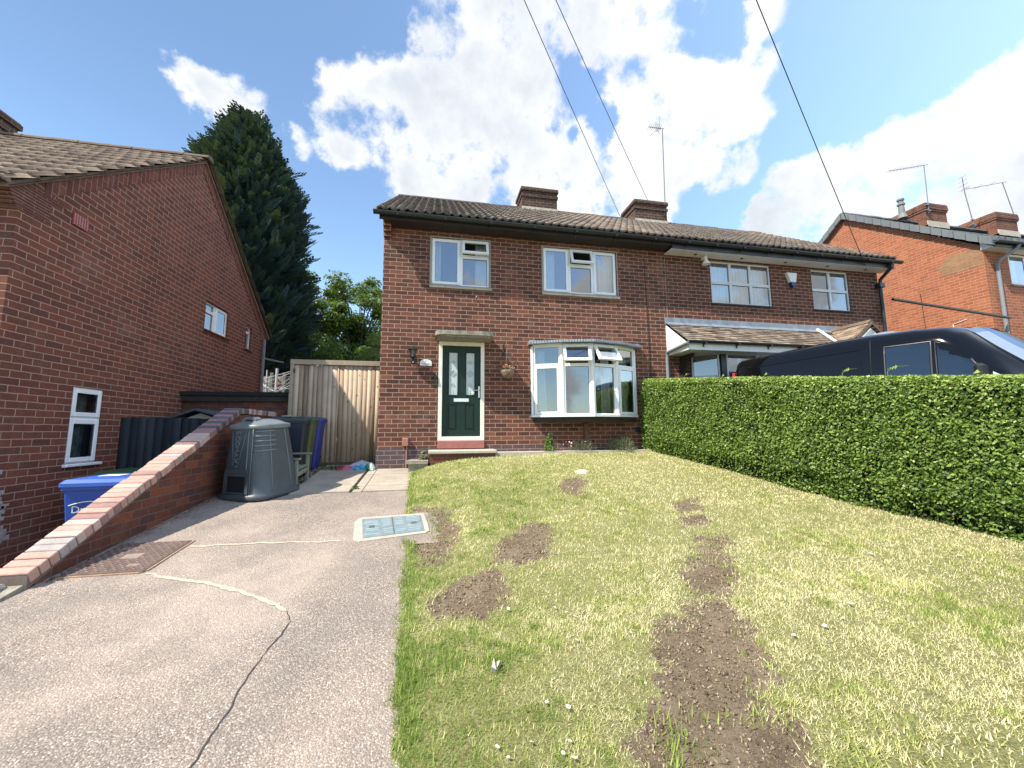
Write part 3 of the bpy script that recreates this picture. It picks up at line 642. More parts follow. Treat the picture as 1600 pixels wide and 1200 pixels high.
# things on house A
t = thing('wall_lantern', 'small black coach lantern with clear glass fixed to the brick left of the green door', 'wall lamp', (-.40, W, 2.95))
g = MB(); g.box(-.43, -.37, W-.025, W-.001, 2.86, 2.98, bev=.006); g.tube([(-.40, W-.02, 2.92), (-.40, W-.09, 2.86), (-.40, W-.13, 2.89)], .011, 8); obj('bracket', g, M_BLACK, t)
g = MB(); g.lathe([(.0,.0), (.045,.0), (.05,.012), (.035,.02)], (-.40, W-.13, 2.885), 12); g.lathe([(.085,.145), (.088,.155), (.05,.185), (.02,.21), (.012,.235), (.0,.24)], (-.40, W-.13, 2.885), 12)
for k in range(6): th = k*math.pi/3; g.tube([(-.40+.042*math.cos(th), W-.13+.042*math.sin(th), 2.9), (-.40+.062*math.cos(th), W-.13+.062*math.sin(th), 3.035)], .004, 4)
obj('lantern_frame', g, M_BLACK, t)
g = MB(); g.lathe([(.038,.02), (.056,.145)], (-.40, W-.13, 2.885), 12); obj('lantern_glass', g, M_GLASS_D, t, smooth=True)
g = MB(); g.lathe([(.0,-.02), (.03,-.015), (.042,.01), (.045,.05), (.03,.08), (0,.085)], (-.39, W-.07, 2.79), 14); obj('motion_sensor', g, M_BLACK, t, smooth=True)
g = MB(); g.lathe([(0,-.012), (.010,-.01), (.012,0), (0,.01)], (-.39, W-.112, 2.80), 8); obj('sensor_lens', g, M_WHITE, t)
t = thing('house_plaque', 'white arched ceramic house plaque with dark lettering on the brick beside the green door', 'sign', (-.155, W, 2.8))
g = MB(); pts = [(-.265, 2.755), (-.045, 2.755), (-.045, 2.83)]+[(-.155+.11*math.cos(R(a))*(.9), 2.83+.048*math.sin(R(a))) for a in (25, 50, 75, 90, 105, 130, 155)]+[(-.265, 2.83)]
g.prism(pts, 1, W-.016, W-.002); obj('plate', g, M_WHITE, t)
g = MB()
for i in range(9): u = -.24+i*.0195; g.tube([(u, W-.017, 2.785+.012*(i % 2)), (u+.014, W-.017, 2.80-.012*(i % 3)), (u+.02, W-.017, 2.792)], .0035, 4)
g.tube([(-.20, W-.017, 2.776), (-.10, W-.017, 2.776)], .002, 4); g.tube([(-.162, W-.017, 2.84), (-.162, W-.017, 2.862)], .002, 4); g.tube([(-.148, W-.017, 2.84), (-.148, W-.017, 2.862)], .002, 4)
obj('lettering', g, M_BLACK, t)
t = thing('hanging_basket', 'wicker hanging basket of orange and pink flowers between green door and bow window', 'hanging basket', (1.40, W, 2.6))
g = MB(); g.tube([(1.36, W-.008, 3.22), (1.36, W-.012, 2.98)], .010, 6); g.tube([(1.36, W-.01, 3.20), (1.37, W-.12, 3.22), (1.39, W-.26, 3.17), (1.395, W-.28, 3.13)], .008, 6); g.tube([(1.36, W-.01, 3.0), (1.37, W-.07, 3.06), (1.36, W-.10, 3.14), (1.36, W-.05, 3.15), (1.37, W-.03, 3.10)], .006, 6); obj('bracket', g, M_BLACK, t)
g = MB()
for k in range(3): th = k*2.1; g.tube([(1.395, W-.28, 3.14), (1.40+.12*math.cos(th), W-.27+.12*math.sin(th), 2.66)], .003, 4)
obj('chain', g, M_STEEL, t)
g = MB(); g.lathe([(0,-.13), (.06,-.12), (.10,-.08), (.125,-.02), (.132,.02), (.12,.03)], (1.40, W-.27, 2.63), 18); obj('basket', g, P('wicker', (.20,.13,.10), .9, .45, 30, .8, 90), t, smooth=True)
def blob_leaves(name, c, r, n, sz, mat, parent, tint=(0, 1), flat=1.0, seed=0, up=0.0):
    rg = np.random.default_rng(seed); D = nrm(rg.normal(size=(n, 3))); rad = r*rg.random(n)**.4; pos = np.array(c)+D*rad[:, None]*np.array([1, 1, flat])
    Nn = nrm(D+rg.normal(size=(n, 3))*.7+np.array([0, 0, up])); X, Y = axes_from_normal(Nn, rg.random(n)*6.28)
    bv = [(-.5, 0, 0), (0, -.32, .06), (.5, 0, 0), (0, .32, .06)]; bf = [(0, 1, 2, 3)]
    V, Fc, T = scatter(bv, bf, pos, X, Y, Nn, sz*(.6+.8*rg.random(n)), tint[0]+(tint[1]-tint[0])*rg.random(n))
    return fast_mesh(name, V, Fc, T, mat, parent)
M_FL_O = P('orange_petals', (.70,.16,.05), .6, .15, 30); M_FL_P = P('pink_petals', (.75,.38,.42), .6, .15, 30); M_FL_W = P('white_petals', (.78,.76,.74), .6, .08, 30)
blob_leaves('basket_foliage', (1.40, W-.27, 2.68), .13, 260, .035, M_PLANT, t, seed=5, flat=.6)
blob_leaves('orange_flowers', (1.35, W-.30, 2.73), .07, 60, .03, M_FL_O, t, seed=6, flat=.6)
blob_leaves('pink_flowers', (1.44, W-.31, 2.69), .09, 110, .03, M_FL_P, t, seed=8, flat=.7)
# ================================================================== HOUSE N (neighbour, right half)
hn = thing('brick_house', 'darker brick half of the pair with white soffit and tiled porch behind the van', 'house', (8, 9.5, .9))
N1 = (6.217, 7.838, 4.372, 5.379); N2 = (9.02, 10.117, 4.378, 5.378); NW = (5.62, 8.6, 1.9, 3.15)
m = MB(); wall_panel(m, FA, XP, XR, .6, 5.50, [N1, N2, NW]); m.poly([(XR, W, .6), (XR, W, 5.5), (XR, RY, RZ-.15), (XR, 15, 5.5), (XR, 15, .6)]); m.poly([(XP, 15, .6), (XR, 15, .6), (XR, 15, 5.6), (XP, 15, 5.6)])
obj('walls', m, M_BRICK_N, hn)
g = MB(); g.tube([(XP, W-.003, 1.0), (XP, W-.003, 5.5)], .005, 4); obj('party_joint', g, M_CONC, hn)
tiles('roof', (XP, 7.34, EZ), (1,0,0), (0, RY-7.34, RZ-EZ), (0, -(RZ-EZ), RY-7.34), 11.2-XP, LS, 13, .165, .036, .042, M_ROOF_A, hn, 5)
tiles('rear_roof', (11.2, 15.3, EZ-.02), (-1,0,0), (0, RY-15.3, RZ-EZ), (0, (RZ-EZ), 15.3-RY), 11.2-XP, math.hypot(15.3-RY, RZ-EZ), 13, .165, .036, .042, M_ROOF_A, hn, 6)
dk = MB(); dk.poly([(XP, 7.36, EZ-.04), (11.18, 7.36, EZ-.04), (11.18, RY, RZ-.05), (XP, RY, RZ-.05)]); dk.poly([(XP, 15.2, EZ-.04), (11.18, 15.2, EZ-.04), (11.18, RY, RZ-.052), (XP, RY, RZ-.052)]); obj('roof_underlay', dk, M_SOFFIT_D, hn)
ridge(hn, XP, 11.2, M_ROOF_A)
g = MB()
for i in range(14):
    a, b = i/14, (i+1)/14; y0, y1 = 7.36+(RY-7.36)*a, 7.36+(RY-7.36)*b; z0, z1 = EZ+(RZ-EZ)*a, EZ+(RZ-EZ)*b
    g.prism([(y0, z0-.06), (y1, z1-.06), (y1, z1+.045), (y0, z0+.05)], 0, 11.20, 11.225)
obj('verge_mortar', g, M_CONC, hn)
g = MB(); g.box(XP+.004, 11.16, 7.405, W-.003, 5.43, 5.455); obj('soffit', g, M_SOFFIT_W, hn)
g = MB(); g.box(XP+.004, 11.18, 7.385, 7.403, 5.44, 5.63); obj('fascia', g, M_BLACK, hn)
for x in (5.75, 6.95, 8.15, 9.35, 10.5): g = MB(); g.tube([(x, 7.55, 5.429), (x, 7.55, 5.42)], .035, 12); obj('soffit_vent', g, M_BLACK, hn)
gutter(hn, XP, 11.32, 7.32, 5.60, brackets=9)
chimney(hn, 6.28, 7.41, 11.0, 11.85, 8.10, 8.93, M_BRICK_STACK)
window(hn, FA, *N1, [(6.217+i*.540, 6.217+(i+1)*.540, z, z+.503, 'fixed') for i in range(3) for z in (4.372, 4.876)], fmat=M_UPVC_OLD, gmat=M_GLASS_N, bw=.032, rec=.02, curtains=[(6.26, 7.80, 4.4, 5.35, .035)], sill_mat=P('dark_sill', (.05,.045,.045), .7), sillz=.035)
window(hn, FA, *N2, [(9.02+i*.5485, 9.02+(i+1)*.5485, z, z+.5, 'fixed') for i in range(2) for z in (4.378, 4.878)], fmat=M_UPVC_OLD, gmat=M_GLASS_N, bw=.032, rec=.02, sill_mat=P('dark_sill', (.05,.045,.045), .7), sillz=.035)
# porch bay under the lean-to
FP, LP = facetF((5.55, 7.68), (6.02, 7.33)); w1 = window(hn, FP, 0, LP, 2.0, 3.14, [(.02, LP-.02, 2.62, 3.13, 'fixed'), (.02, LP-.02, 2.0, 2.62, 'fixed')], fmat=M_UPVC_OLD, gmat=M_GLASS_N, room=False, sill=False, rec=0, bw=.035)
g = MB(); g.box(6.02, 6.14, 7.30, 7.40, 2.0, 3.14, bev=.005); obj('bay_post', g, M_BLACK, hn)
w2 = window(hn, F_front(7.30), 6.15, 8.5, 2.0, 3.14, [(6.15+i*.78, 6.15+(i+1)*.78, 2.0, 3.13, 'fixed') for i in range(3)], fmat=M_UPVC_OLD, gmat=M_GLASS_N, room=False, sill=False, rec=0, bw=.04)
g = MB(); g.box(5.56, 8.6, 7.68, 9.4, 1.95, 3.16); obj('bay_room', g, M_ROOM, hn)
g = MB(); g.poly([(5.55, 7.68, 1.0), (6.02, 7.33, 1.0), (6.02, 7.33, 2.0), (5.55, 7.68, 2.0)]); g.poly([(6.02, 7.33, 1.0), (8.6, 7.33, 1.0), (8.6, 7.33, 2.0), (6.02, 7.33, 2.0)]); obj('bay_wall', g, M_BRICK_N, hn)
# porch roof
px0, px1 = 5.0, 9.25; pyE, pzE, pzW = 6.95, 3.27, 3.83
tiles('porch_roof', (px0, pyE, pzE), (1,0,0), (0, W-pyE, pzW-pzE), (0, -(pzW-pzE), W-pyE), px1-px0, math.hypot(W-pyE, pzW-pzE), 9, .165, 0, .026, M_ROOF_P, hn, 9)
g = MB(); g.box(px0-.02, 9.75, W-.022, W-.004, 3.80, 3.97, bev=.004); g.poly([(px0-.02, W-.024, 3.86), (9.6, W-.024, 3.86), (9.6, W-.13, 3.775), (px0-.02, W-.13, 3.775)]); obj('porch_flashing', g, M_LEAD, hn)
g = MB(); g.poly([(px0+.002, W-.002, 3.22), (px0+.002, W-.002, 3.80), (px0+.002, pyE+.02, 3.24), (px0+.002, pyE+.02, 3.20)]); g.box(px0+.01, 8.75, pyE+.01, pyE+.03, 3.10, 3.27); g.box(px0+.01, 8.75, pyE+.03, W-.003, 3.10, 3.12); g.box(px0+.005, px0+.02, pyE+.01, W-.003, 3.10, 3.24); obj('porch_fascia', g, M_WHITE, hn)
gutter(hn, px0-.04, 8.8, pyE-.05, 3.27, r=.05, brackets=5)
g = MB(); g.tube([(px0-.03, pyE-.05, 3.23), (px0-.03, W-.06, 3.17), (px0-.03, W-.04, 3.0), (px0-.03, W-.04, .9)], .033, 10); obj('porch_downpipe', g, M_GREY_PIPE, hn)
g = MB(); g.prism([(W-.01, 3.10), (W-.01, 2.45), (W-.06, 2.45), (W-.09, 2.75), (W-.24, 2.98), (W-.42, 3.06), (W-.42, 3.10)], 0, 5.30, 5.37); obj('timber_bracket', g, M_SOFFIT_D, hn)
# small porch gable
gx, gw, gy = 9.42, .62, 6.78; gzp, gze = 3.83, 3.30
g = MB(); g.poly([(gx-gw*.80, gy+.03, gze+.02), (gx+gw*.80, gy+.03, gze+.02), (gx, gy+.03, gzp-.13)]); g.box(gx-.5, gx+.5, gy+.04, gy+.06, 2.2, 3.32); obj('porch_gable', g, M_WHITE, hn)
g = MB(); g.prism([(gx-.10, gze+.03), (gx+.10, gze+.03), (gx, gze+.18)], 1, gy+.02, gy+.028); obj('gable_dark_triangle', g, M_BLACK, hn)  # black triangle on the uncut gable, painted as the dark of an opening
sq = math.hypot(gw, gzp-gze)
tiles('porch_gable_roof', (gx-gw, W-.03, gze), (0,-1,0), (gw, 0, gzp-gze), (-(gzp-gze), 0, gw), W-.03-gy, sq, 8, .165, 0, .026, M_ROOF_P, hn, 10)
tiles('porch_gable_roof', (gx+gw, gy, gze), (0,1,0), (-gw, 0, gzp-gze), ((gzp-gze), 0, gw), W-.03-gy, sq, 8, .165, 0, .026, M_ROOF_P, hn, 11)
g = MB()
for i in range(3): g.prism([(gx-.08, gzp-.02), (gx, gzp+.06), (gx+.08, gzp-.02), (gx, gzp+.03)], 1, gy+i*.3, gy+.3+i*.3)
for sg in (-1, 1): g.prism([(gx, gzp+.005), (gx+sg*gw, gze+.005), (gx+sg*gw, gze-.05), (gx, gzp-.06)], 1, gy-.02, gy-.001)
obj('porch_verge', g, M_ROOF_P, hn)
g = MB(); g.tube([(8.80, pyE+.0, 3.30), (8.98, W-.06, 3.86)], .03, 8); obj('valley_trim', g, M_WHITE, hn)
g = MB(); g.tube([(11.02, 7.33, 5.53), (11.02, 7.34, 5.44), (11.0, W-.10, 5.22), (11.02, W-.07, 5.05), (11.02, W-.06, .9)], .04, 10); g.box(10.94, 11.10, W-.13, W-.005, 5.02, 5.14, bev=.01); obj('downpipe', g, M_BLACK, hn)
g = MB(); g.poly([(8.25, W-.05, 5.20), (8.52, W-.05, 5.20), (8.47, W-.08, 4.99), (8.30, W-.08, 4.99)]); pr = [(8.25, 5.22), (8.53, 5.22), (8.48, 4.99), (8.40, 4.94), (8.33, 4.99)]
g = MB(); g.prism(pr, 1, W-.075, W-.003); ab = obj('alarm_box', g, M_WHITE, hn); g = MB(); g.prism([(8.33, 4.988), (8.48, 4.988), (8.45, 4.90), (8.40, 4.86), (8.36, 4.90)], 1, W-.085, W-.004); obj('strobe', g, P('blue_strobe', (.02,.03,.10), .3), ab)
g = MB(); g.lathe([(.035,.16), (.035,.07), (.09,-.03), (.085,-.04), (0,-.03)], (6.02, W-.13, 5.26), 14); g.box(5.99, 6.05, W-.14, W-.003, 5.36, 5.42); obj('security_lamp', g, M_CREAM, hn)
# ================================================================== LEFT HOUSE
hl = thing('brick_house', 'plum red gable-ended house on lower ground left of the drive', 'house', (-7, 8.2, -.3))
GX = -4.5; y0, y1 = 5.05, 11.55; ry, rz, ez = 8.25, 6.80, 4.27
FE = F_east(GX)
L1 = (8.73, 9.64, 3.56, 4.145); L2 = (6.0, 6.48, 1.12, 2.097); L3 = (10.48, 10.80, 3.53, 4.10); L4 = (8.80, 9.0, 1.95, 2.07)
m = MB(); wall_panel(m, FE, y0, y1, -1.0, ez, [L1, L2, L3, L4], .10)
m.poly([FE(y0, 0, ez), FE(y1, 0, ez), FE(ry, 0, rz)])
m.poly([(GX, y0, -1), (-14, y0, -1), (-14, y0, ez), (GX, y0, ez)]); m.poly([(GX, y1, -1), (-14, y1, -1), (-14, y1, ez), (GX, y1, ez)]); m.poly([(-14, y0, -1), (-14, y1, -1), (-14, y1, ez), (-14, ry, rz), (-14, y0, ez)])
obj('walls', m, M_BRICK_L, hl)
def slope_band(mb, x0, x1, d0, d1, ya=y0-.18, yb=y1+.18):   # strip along the verge, d measured below the roof line
    k = (rz-ez)/(ry-y0)
    for sg, (p, q) in ((1, (ya, ry)), (-1, (ry, yb))):
        f = (lambda y: rz-(abs(y-ry))*k)
        mb.prism([(p, f(p)-d0), (q, f(q)-d0), (q, f(q)-d1), (p, f(p)-d1)], 0, x0, x1)
g = MB(); slope_band(g, GX+.002, GX+.012, .03, .24, y0+.25, y1-.25); obj('verge_headers', g, M_SOLDIER, hl)
g = MB(); slope_band(g, GX-.05, GX+.045, -.035, .03); obj('verge_bedding', g, P('verge_bedding', (.17,.115,.09), .9, .3, 9, .6, 40), hl)
sv = LSL = math.hypot(ry-(y0-.2), (rz-ez)*(ry-(y0-.2))/(ry-y0)); kk = (rz-ez)/(ry-y0); ee = rz-kk*(ry-(y0-.2))
tiles('roof', (-12.5, y0-.2, ee+.03), (1,0,0), (0, 1, kk), (0, -kk, 1), 12.5-4.40, sv, 12, .17, .032, .045, M_ROOF_L, hl, 21)
tiles('rear_roof', (-4.40, y1+.2, ee+.03), (-1,0,0), (0, -1, kk), (0, kk, 1), 12.5-4.40, math.hypot(y1+.2-ry, kk*(y1+.2-ry)), 12, .17, .032, .045, M_ROOF_L, hl, 22)
g = MB(); g.poly([(-12.5, y0-.18, ee+.01), (-4.43, y0-.18, ee+.01), (-4.43, ry, rz+.01), (-12.5, ry, rz+.01)]); g.poly([(-12.5, y1+.18, ee+.01), (-4.43, y1+.18, ee+.01), (-4.43, ry, rz+.011), (-12.5, ry, rz+.011)]); obj('roof_underlay', g, M_SOFFIT_D, hl)
ridge(hl, -12.5, -4.40, M_ROOF_L, ry, rz+.05)
g = MB()
for i in range(8): g.prism([(y0-.03-.022*i, 3.95+i*.038), (y0+.35, 3.95+i*.038), (y0+.35, 3.95+(i+1)*.038-.004), (y0-.03-.022*i, 3.95+(i+1)*.038-.004)], 0, GX-.35, GX+.010)
g.prism([(y0-.19, 4.255), (y0+.55, 4.255), (y0+.25, 4.33), (y0-.10, 4.30)], 0, GX-.3, GX+.009)
obj('eaves_corbel', g, M_CREASE, hl)
g = MB()
for i in range(6): g.prism([(y1-.25, 3.93+i*.05), (y1+.03+.022*i, 3.93+i*.05), (y1+.03+.022*i, 3.93+(i+1)*.05), (y1-.25, 3.93+(i+1)*.05)], 0, GX-.35, GX+.008)
obj('eaves_corbel', g, M_CREASE, hl)
gutter(hl, -12.5, -4.45, y0-.24, 4.20)
chimney(hl, -9.1, -7.95, 7.9, 8.72, 6.5, 7.46, M_BRICK_STACK)
window(hl, FE, *L1, [(8.73, 9.16, 3.96, 4.145, 'fixed'), (8.73, 9.16, 3.56, 3.96, 'fixed'), (9.16, 9.64, 3.56, 4.145, 'sash')], gmat=M_GLASS_N, curtains=[(8.76, 9.60, 3.58, 4.12, .015)], bw=.032, sill_mat=M_BRICK_L, sillz=.035, rec=.05)
window(hl, FE, *L2, [(6.0, 6.48, 1.70, 2.097, 'sash'), (6.0, 6.48, 1.12, 1.70, 'sash')], gmat=M_GLASS_D, curtains=[(6.03, 6.45, 1.15, 2.07, .022)], cmat=M_CURT_D, sill_mat=M_UPVC, rec=.02, sillz=.04)
window(hl, FE, *L3, [(10.48, 10.80, 3.95, 4.10, 'fixed'), (10.48, 10.80, 3.53, 3.95, 'fixed')], gmat=M_GLASS_N, bw=.03, sill_mat=M_BRICK_L, sillz=.035, rec=.05)
window(hl, FE, *L4, [(8.80, 9.0, 1.95, 2.07, 'fixed')], gmat=M_GLASS_D, bw=.02, sill=False)
g = MB(); vy, vz = 5.68, 4.12
g.box(GX+.002, GX+.016, vy, vy+.23, vz, vz+.16)
for i in range(6):
    for j in range(4): pass
av = obj('air_vent', g, P('red_vent', (.26,.045,.045), .7), hl); g = MB()
for i in range(6): g.box(GX+.016, GX+.024, vy+.012+i*.037, vy+.020+i*.037, vz+.01, vz+.15)
for j in range(5): g.box(GX+.016, GX+.022, vy+.01, vy+.22, vz+.012+j*.031, vz+.018+j*.031)
obj('vent_grille', g, P('vent_grille_pink', (.42,.22,.22), .7), av)
rg = np.random.default_rng(3); g = MB()
for i in range(30):
    yy, zz = 5.28+rg.normal(0, .05), .70+rg.normal(0, .12); w_, h_ = rg.uniform(.02, .07), rg.uniform(.012, .035)
    g.box(GX+.001, GX+.004+.003*(i % 5)/5, yy-w_, yy+w_, zz-h_, zz+h_, bev=.003)
obj('cement_smear', g, P('cement_smear', (.34,.31,.29), .9, .2, 20), hl)
g = MB(); g.tube([(GX+.05, y1-.12, 3.95), (GX+.05, y1-.12, 2.2)], .035, 8); g.tube([(GX+.05, y1-.12, 3.45), (GX+.4, y1+.3, 3.42)], .02, 6); obj('downpipe', g, M_GREY_PIPE, hl)
# ================================================================== ORANGE HOUSE (far right)
ho = thing('brick_house', 'bright orange brick gable house at far right under grey roof tiles', 'house', (19, 11, 1.5))
OX = 15.0; oy0, oy1 = 7.78, 14.8; oyr, ozr, oze = 11.3, 9.34, 6.56
m = MB(); m.poly([(OX, oy0, 1), (OX, oy1, 1), (OX, oy1, oze), (OX, oyr, ozr), (OX, oy0, oze)])
OW = (15.93, 17.35, 5.50, 6.42)
wall_panel(m, F_front(oy0), OX, 25, 1, oze-.02, [OW]); m.poly([(OX, oy1, 1), (25, oy1, 1), (25, oy1, oze), (OX, oy1, oze)]); m.poly([(25, oy0, 1), (25, oy1, 1), (25, oy1, oze), (25, oyr, ozr), (25, oy0, oze)])
obj('walls', m, M_BRICK_O, ho)
g = MB(); g.prism([(oy0+.02, 6.02), (oy0+.92, 6.02), (oy0+1.02, 6.30), (oy0+.75, 6.60), (oy0+.02, 6.50)], 0, OX-.004, OX+.004); obj('buff_patch', g, brick('brick_buff_patch', [(.30,.17,.10),(.26,.15,.09),(.34,.20,.12)], (.34,.25,.18)), ho)
ok = (ozr-oze)/(oyr-oy0); oe = oy0-.28
tiles('roof', (OX-.12, oe, oze+.0), (1,0,0), (0, 1, ok*.93), (0, -ok*.93, 1), 10, math.hypot(oyr-oe, ozr-oze), 13, .3, .012, .025, M_ROOF_O, ho, 31)
tiles('rear_roof', (25, oy1+.28, oze+.0), (-1,0,0), (0, -1, ok*.93), (0, ok*.93, 1), 10.1, math.hypot(oyr-oe, ozr-oze), 13, .3, .012, .025, M_ROOF_O, ho, 32)
ridge(ho, OX-.12, 25, M_ROOF_O, oyr, ozr+.10, .11)
g = MB(); nv = 15
for sg in (-1, 1):
    for i in range(nv):
        a, b = i/nv, (i+1)/nv-.004; L = oyr-oe
        ya, yb = oyr+sg*L*(1-a), oyr+sg*L*(1-b); za, zb = oze+(ozr-oze+.08)*a, oze+(ozr-oze+.08)*b
        lift = .02
        g.prism([(ya, za-.11), (yb, zb-.11-lift), (yb, zb+.10), (ya, za+.10+lift)], 0, OX-.16, OX+.02)
obj('verge_caps', g, P('verge_cap_grey', (.14,.155,.165), .6, .12, 5), ho)
g = MB(); g.box(OX+.02, 25, oe+.03, oy0-.003, oze-.14, oze-.12); g.prism([(oe+.03, oze-.13), (oy0+.02, oze-.13), (oy0+.02, oze+.1)], 0, OX-.03, OX+.01); obj('soffit', g, M_SOFFIT_W, ho)
g = MB(); g.box(OX-.03, 25, oe, oe+.02, oze-.14, oze+.02); obj('fascia', g, M_BLACK, ho)
gutter(ho, OX-.1, 25, oe-.06, oze+.0)
g = MB(); g.tube([(15.75, oe-.06, oze-.06), (15.72, oe-.0, oze-.16), (15.40, oy0-.1, oze-.42), (15.36, oy0-.06, oze-.6), (15.30, oy0-.06, 2.0)], .042, 10); obj('downpipe', g, M_GREY_PIPE, ho)
wo = window(ho, F_front(oy0), *OW, [(15.93, 16.63, 5.50, 6.42, 'sash'), (16.63, 17.35, 6.05, 6.42, 'fixed'), (16.63, 17.35, 5.50, 6.05, 'fixed')], curtains=[(15.97, 16.5, 5.52, 6.40, .03)])
g = MB(); g.box(16.2, 17.2, oy0-.35, oy0-.004, 4.30, 4.37); obj('door_hood', g, M_CONC_P, ho)
g = MB(); g.tube([(OX-.01, 8.6, 3.5), (OX-.01, 8.62, 4.52), (OX-.01, 8.3, 4.6)], .012, 6); obj('overflow_pipe', g, M_WHITE, ho)
g = MB(); g.tube([(OX-.012, 8.0, 4.28), (OX-.012, 10.0, 3.95), (OX-.012, 14.0, 3.9)], .010, 6); g.tube([(OX-.012, 9.3, 5.7), (OX-.012, 9.25, 3.0)], .008, 6); obj('wall_cable', g, M_BLACK, ho)
chimney(ho, 18.37, 19.40, 10.9, 12.15, 9.2, 10.10, M_BRICK_RED_STACK, red=True)
chimney(ho, 22.0, 23.15, 10.9, 12.3, 9.2, 10.12, M_BRICK_RED_STACK, red=True)
g = MB(); g.lathe([(.16,-.35), (.10,-.15), (.085,.15), (.12,.18), (.12,.23), (.08,.26), (.08,.34), (.11,.36), (.11,.42), (0,.44)], (17.35, 11.0, 9.75), 14); obj('flue_cowl', g, P('grey_flue', (.17,.17,.17), .6), ho)
for dx in (0, .22): g = MB(); g.tube([(18.75+dx, 11.7, 10.05), (18.75+dx, 11.7, 10.25)], .06, 10); obj('chimney_pot', g, P('buff_pot', (.40,.30,.22), .8), ho)
g = MB(); g.tube([(11.35, 7.62, 4.74), (13.3, 7.62, 4.60), (15.28, 7.60, 4.45)], .035, 8); tag(obj('wall_pole', g, M_BLACK), 'long thin black pole running from the orange house to the darker brick house', 'pole')
# aerials
def aerial(label, base, top, arm, n, mat=M_STEEL, tilt=None):
    t = thing('tv_aerial', label, 'aerial', base, 'television aerials on the chimneys'); b, tp, am = Vector(base), Vector(top), Vector(arm)
    g = MB(); g.tube([b, tp], .017, 6); obj('mast', g, mat, t)
    g = MB(); g.tube([tp, am], .012, 6); g.tube([tp, tp+(tp-am)*.12], .012, 6); d = (am-tp); dn = d.normalized(); side = Vector((.15, 1, 0)).normalized()
    for i in range(n):
        c = tp+d*(i+1)/n; h = .16-.004*i; g.tube([c-side*h+Vector((0, 0, .02)), c+side*h], .006, 4); g.tube([c-Vector((0, 0, .05)), c+Vector((0, 0, .05))], .005, 4)
    obj('boom', g, mat, t)
    g = MB(); g.box(b.x-.03, b.x+.03, b.y-.06, b.y+.03, b.z+.05, b.z+.09); g.box(b.x-.12, b.x+.02, b.y-.03, b.y+.03, b.z+.30, b.z+.33); g.box(b.x-.12, b.x+.02, b.y-.03, b.y+.03, b.z+.10, b.z+.13); obj('clamp', g, mat, t)
    return t
a1 = aerial('tall aerial rising from the side of the dark chimney in the middle of the pair', (7.55, 11.3, 8.35), (7.62, 11.3, 11.86), (7.08, 11.25, 11.80), 7)
g = MB(); p = Vector((7.62, 11.3, 11.86)); g.tube([p+Vector((-.09, 0, -.05)), p+Vector((-.10, 0, .45))], .008, 4); g.tube([p+Vector((-.1, 0, 0)), p+Vector((-.45, .1, -.28))], .008, 4)
for k in range(5): q = p+Vector((-.13-.03*k, 0, .08)); g.tube([q+Vector((0, 0, .12)), q-Vector((0, 0, .35-.03*k))], .004, 4)
obj('reflector', g, M_STEEL, a1)
g = MB(); g.tube([(7.55, 11.25, 8.7), (7.42, 10.98, 8.62), (7.25, 10.97, 8.5), (7.35, 10.97, 8.35), (7.55, 11.2, 8.3)], .012, 6); obj('lead', g, M_BLACK, a1)
a2 = aerial('tallest of the right-hand aerials with a toothed boom above the first red chimney', (18.42, 10.84, 9.65), (18.50, 10.84, 11.62), (16.75, 10.84, 11.15), 10)
aerial('short bent aerial between the two red chimneys', (21.35, 11.2, 9.55), (21.1, 11.2, 11.0), (20.7, 11.0, 11.5), 4)
aerial('aerial with a long bare boom beside the rightmost red chimney', (23.35, 11.0, 9.85), (22.9, 11.0, 11.55), (20.8, 11.0, 11.0), 3)
# overhead cables
def cable(label, A, px, pts_r=.011):
    A = Vector(A); d = r_*((px[0]-800)/618)-u_*((px[1]-600)/618)+f_; Bp = Vector((0, 0, CAM_H))+d*((9.0-CAM_H)/d.z)
    g = MB(); n = 24; path = [A.lerp(Bp, i/n)-Vector((0, 0, .04*4*(i/n)*(1-i/n))) for i in range(n+1)]
    g.tube(path, pts_r, 5); return tag(obj('overhead_cable', g, M_BLACK), label, 'cable', 'overhead cables')
cable('left overhead cable running up from the ridge between the two chimneys', (5.87, 11.2, 8.35), (688, -300), .0075)
cable('middle overhead cable running up from the right-hand dark chimney', (6.74, 11.0, 8.94), (733, -300), .0075)
cable('right overhead cable running up from the white soffit of the darker house', (10.35, 7.42, 5.43), (1060, -300), .008)
# ================================================================== GROUND
def grid_mesh(name, xs, ys, zf, mat, attrs=None, mask=None, parent=None, kind='structure'):
    X, Y = np.meshgrid(xs, ys); Z = zf(X, Y); V = np.stack([X, Y, Z], -1).reshape(-1, 3); nx = len(xs)
    i, j = np.meshgrid(np.arange(len(xs)-1), np.arange(len(ys)-1)); a = (j*nx+i).ravel(); Fc = np.stack([a, a+1, a+nx+1, a+nx], 1)
    if mask is not None: Fc = Fc[mask((X[:-1, :-1]+X[1:, 1:]).ravel()/2, (Y[:-1, :-1]+Y[1:, 1:]).ravel()/2)]
    t = attrs(X, Y).ravel() if attrs else np.zeros(len(V))
    o = fast_mesh(name, V, Fc, t, mat, parent, kind)
    o.data.polygons.foreach_set('use_smooth', [True]*len(o.data.polygons)); return o
M_SOILG = P('rough_ground', (.14,.13,.07), .95, .3, 2)
xs = np.unique(np.concatenate([np.linspace(-400, -14, 14), np.linspace(-14, -3.2, 12), [-3.0, -2.99, -2.95, -2.94], np.linspace(-2.9, 16, 60), np.linspace(16, 400, 16)]))
ys = np.unique(np.concatenate([np.linspace(-400, -30, 10), np.linspace(-28, 14, 85), np.linspace(15, 600, 20)]))
grid_mesh('ground', xs, ys, ground_z, M_SOILG)
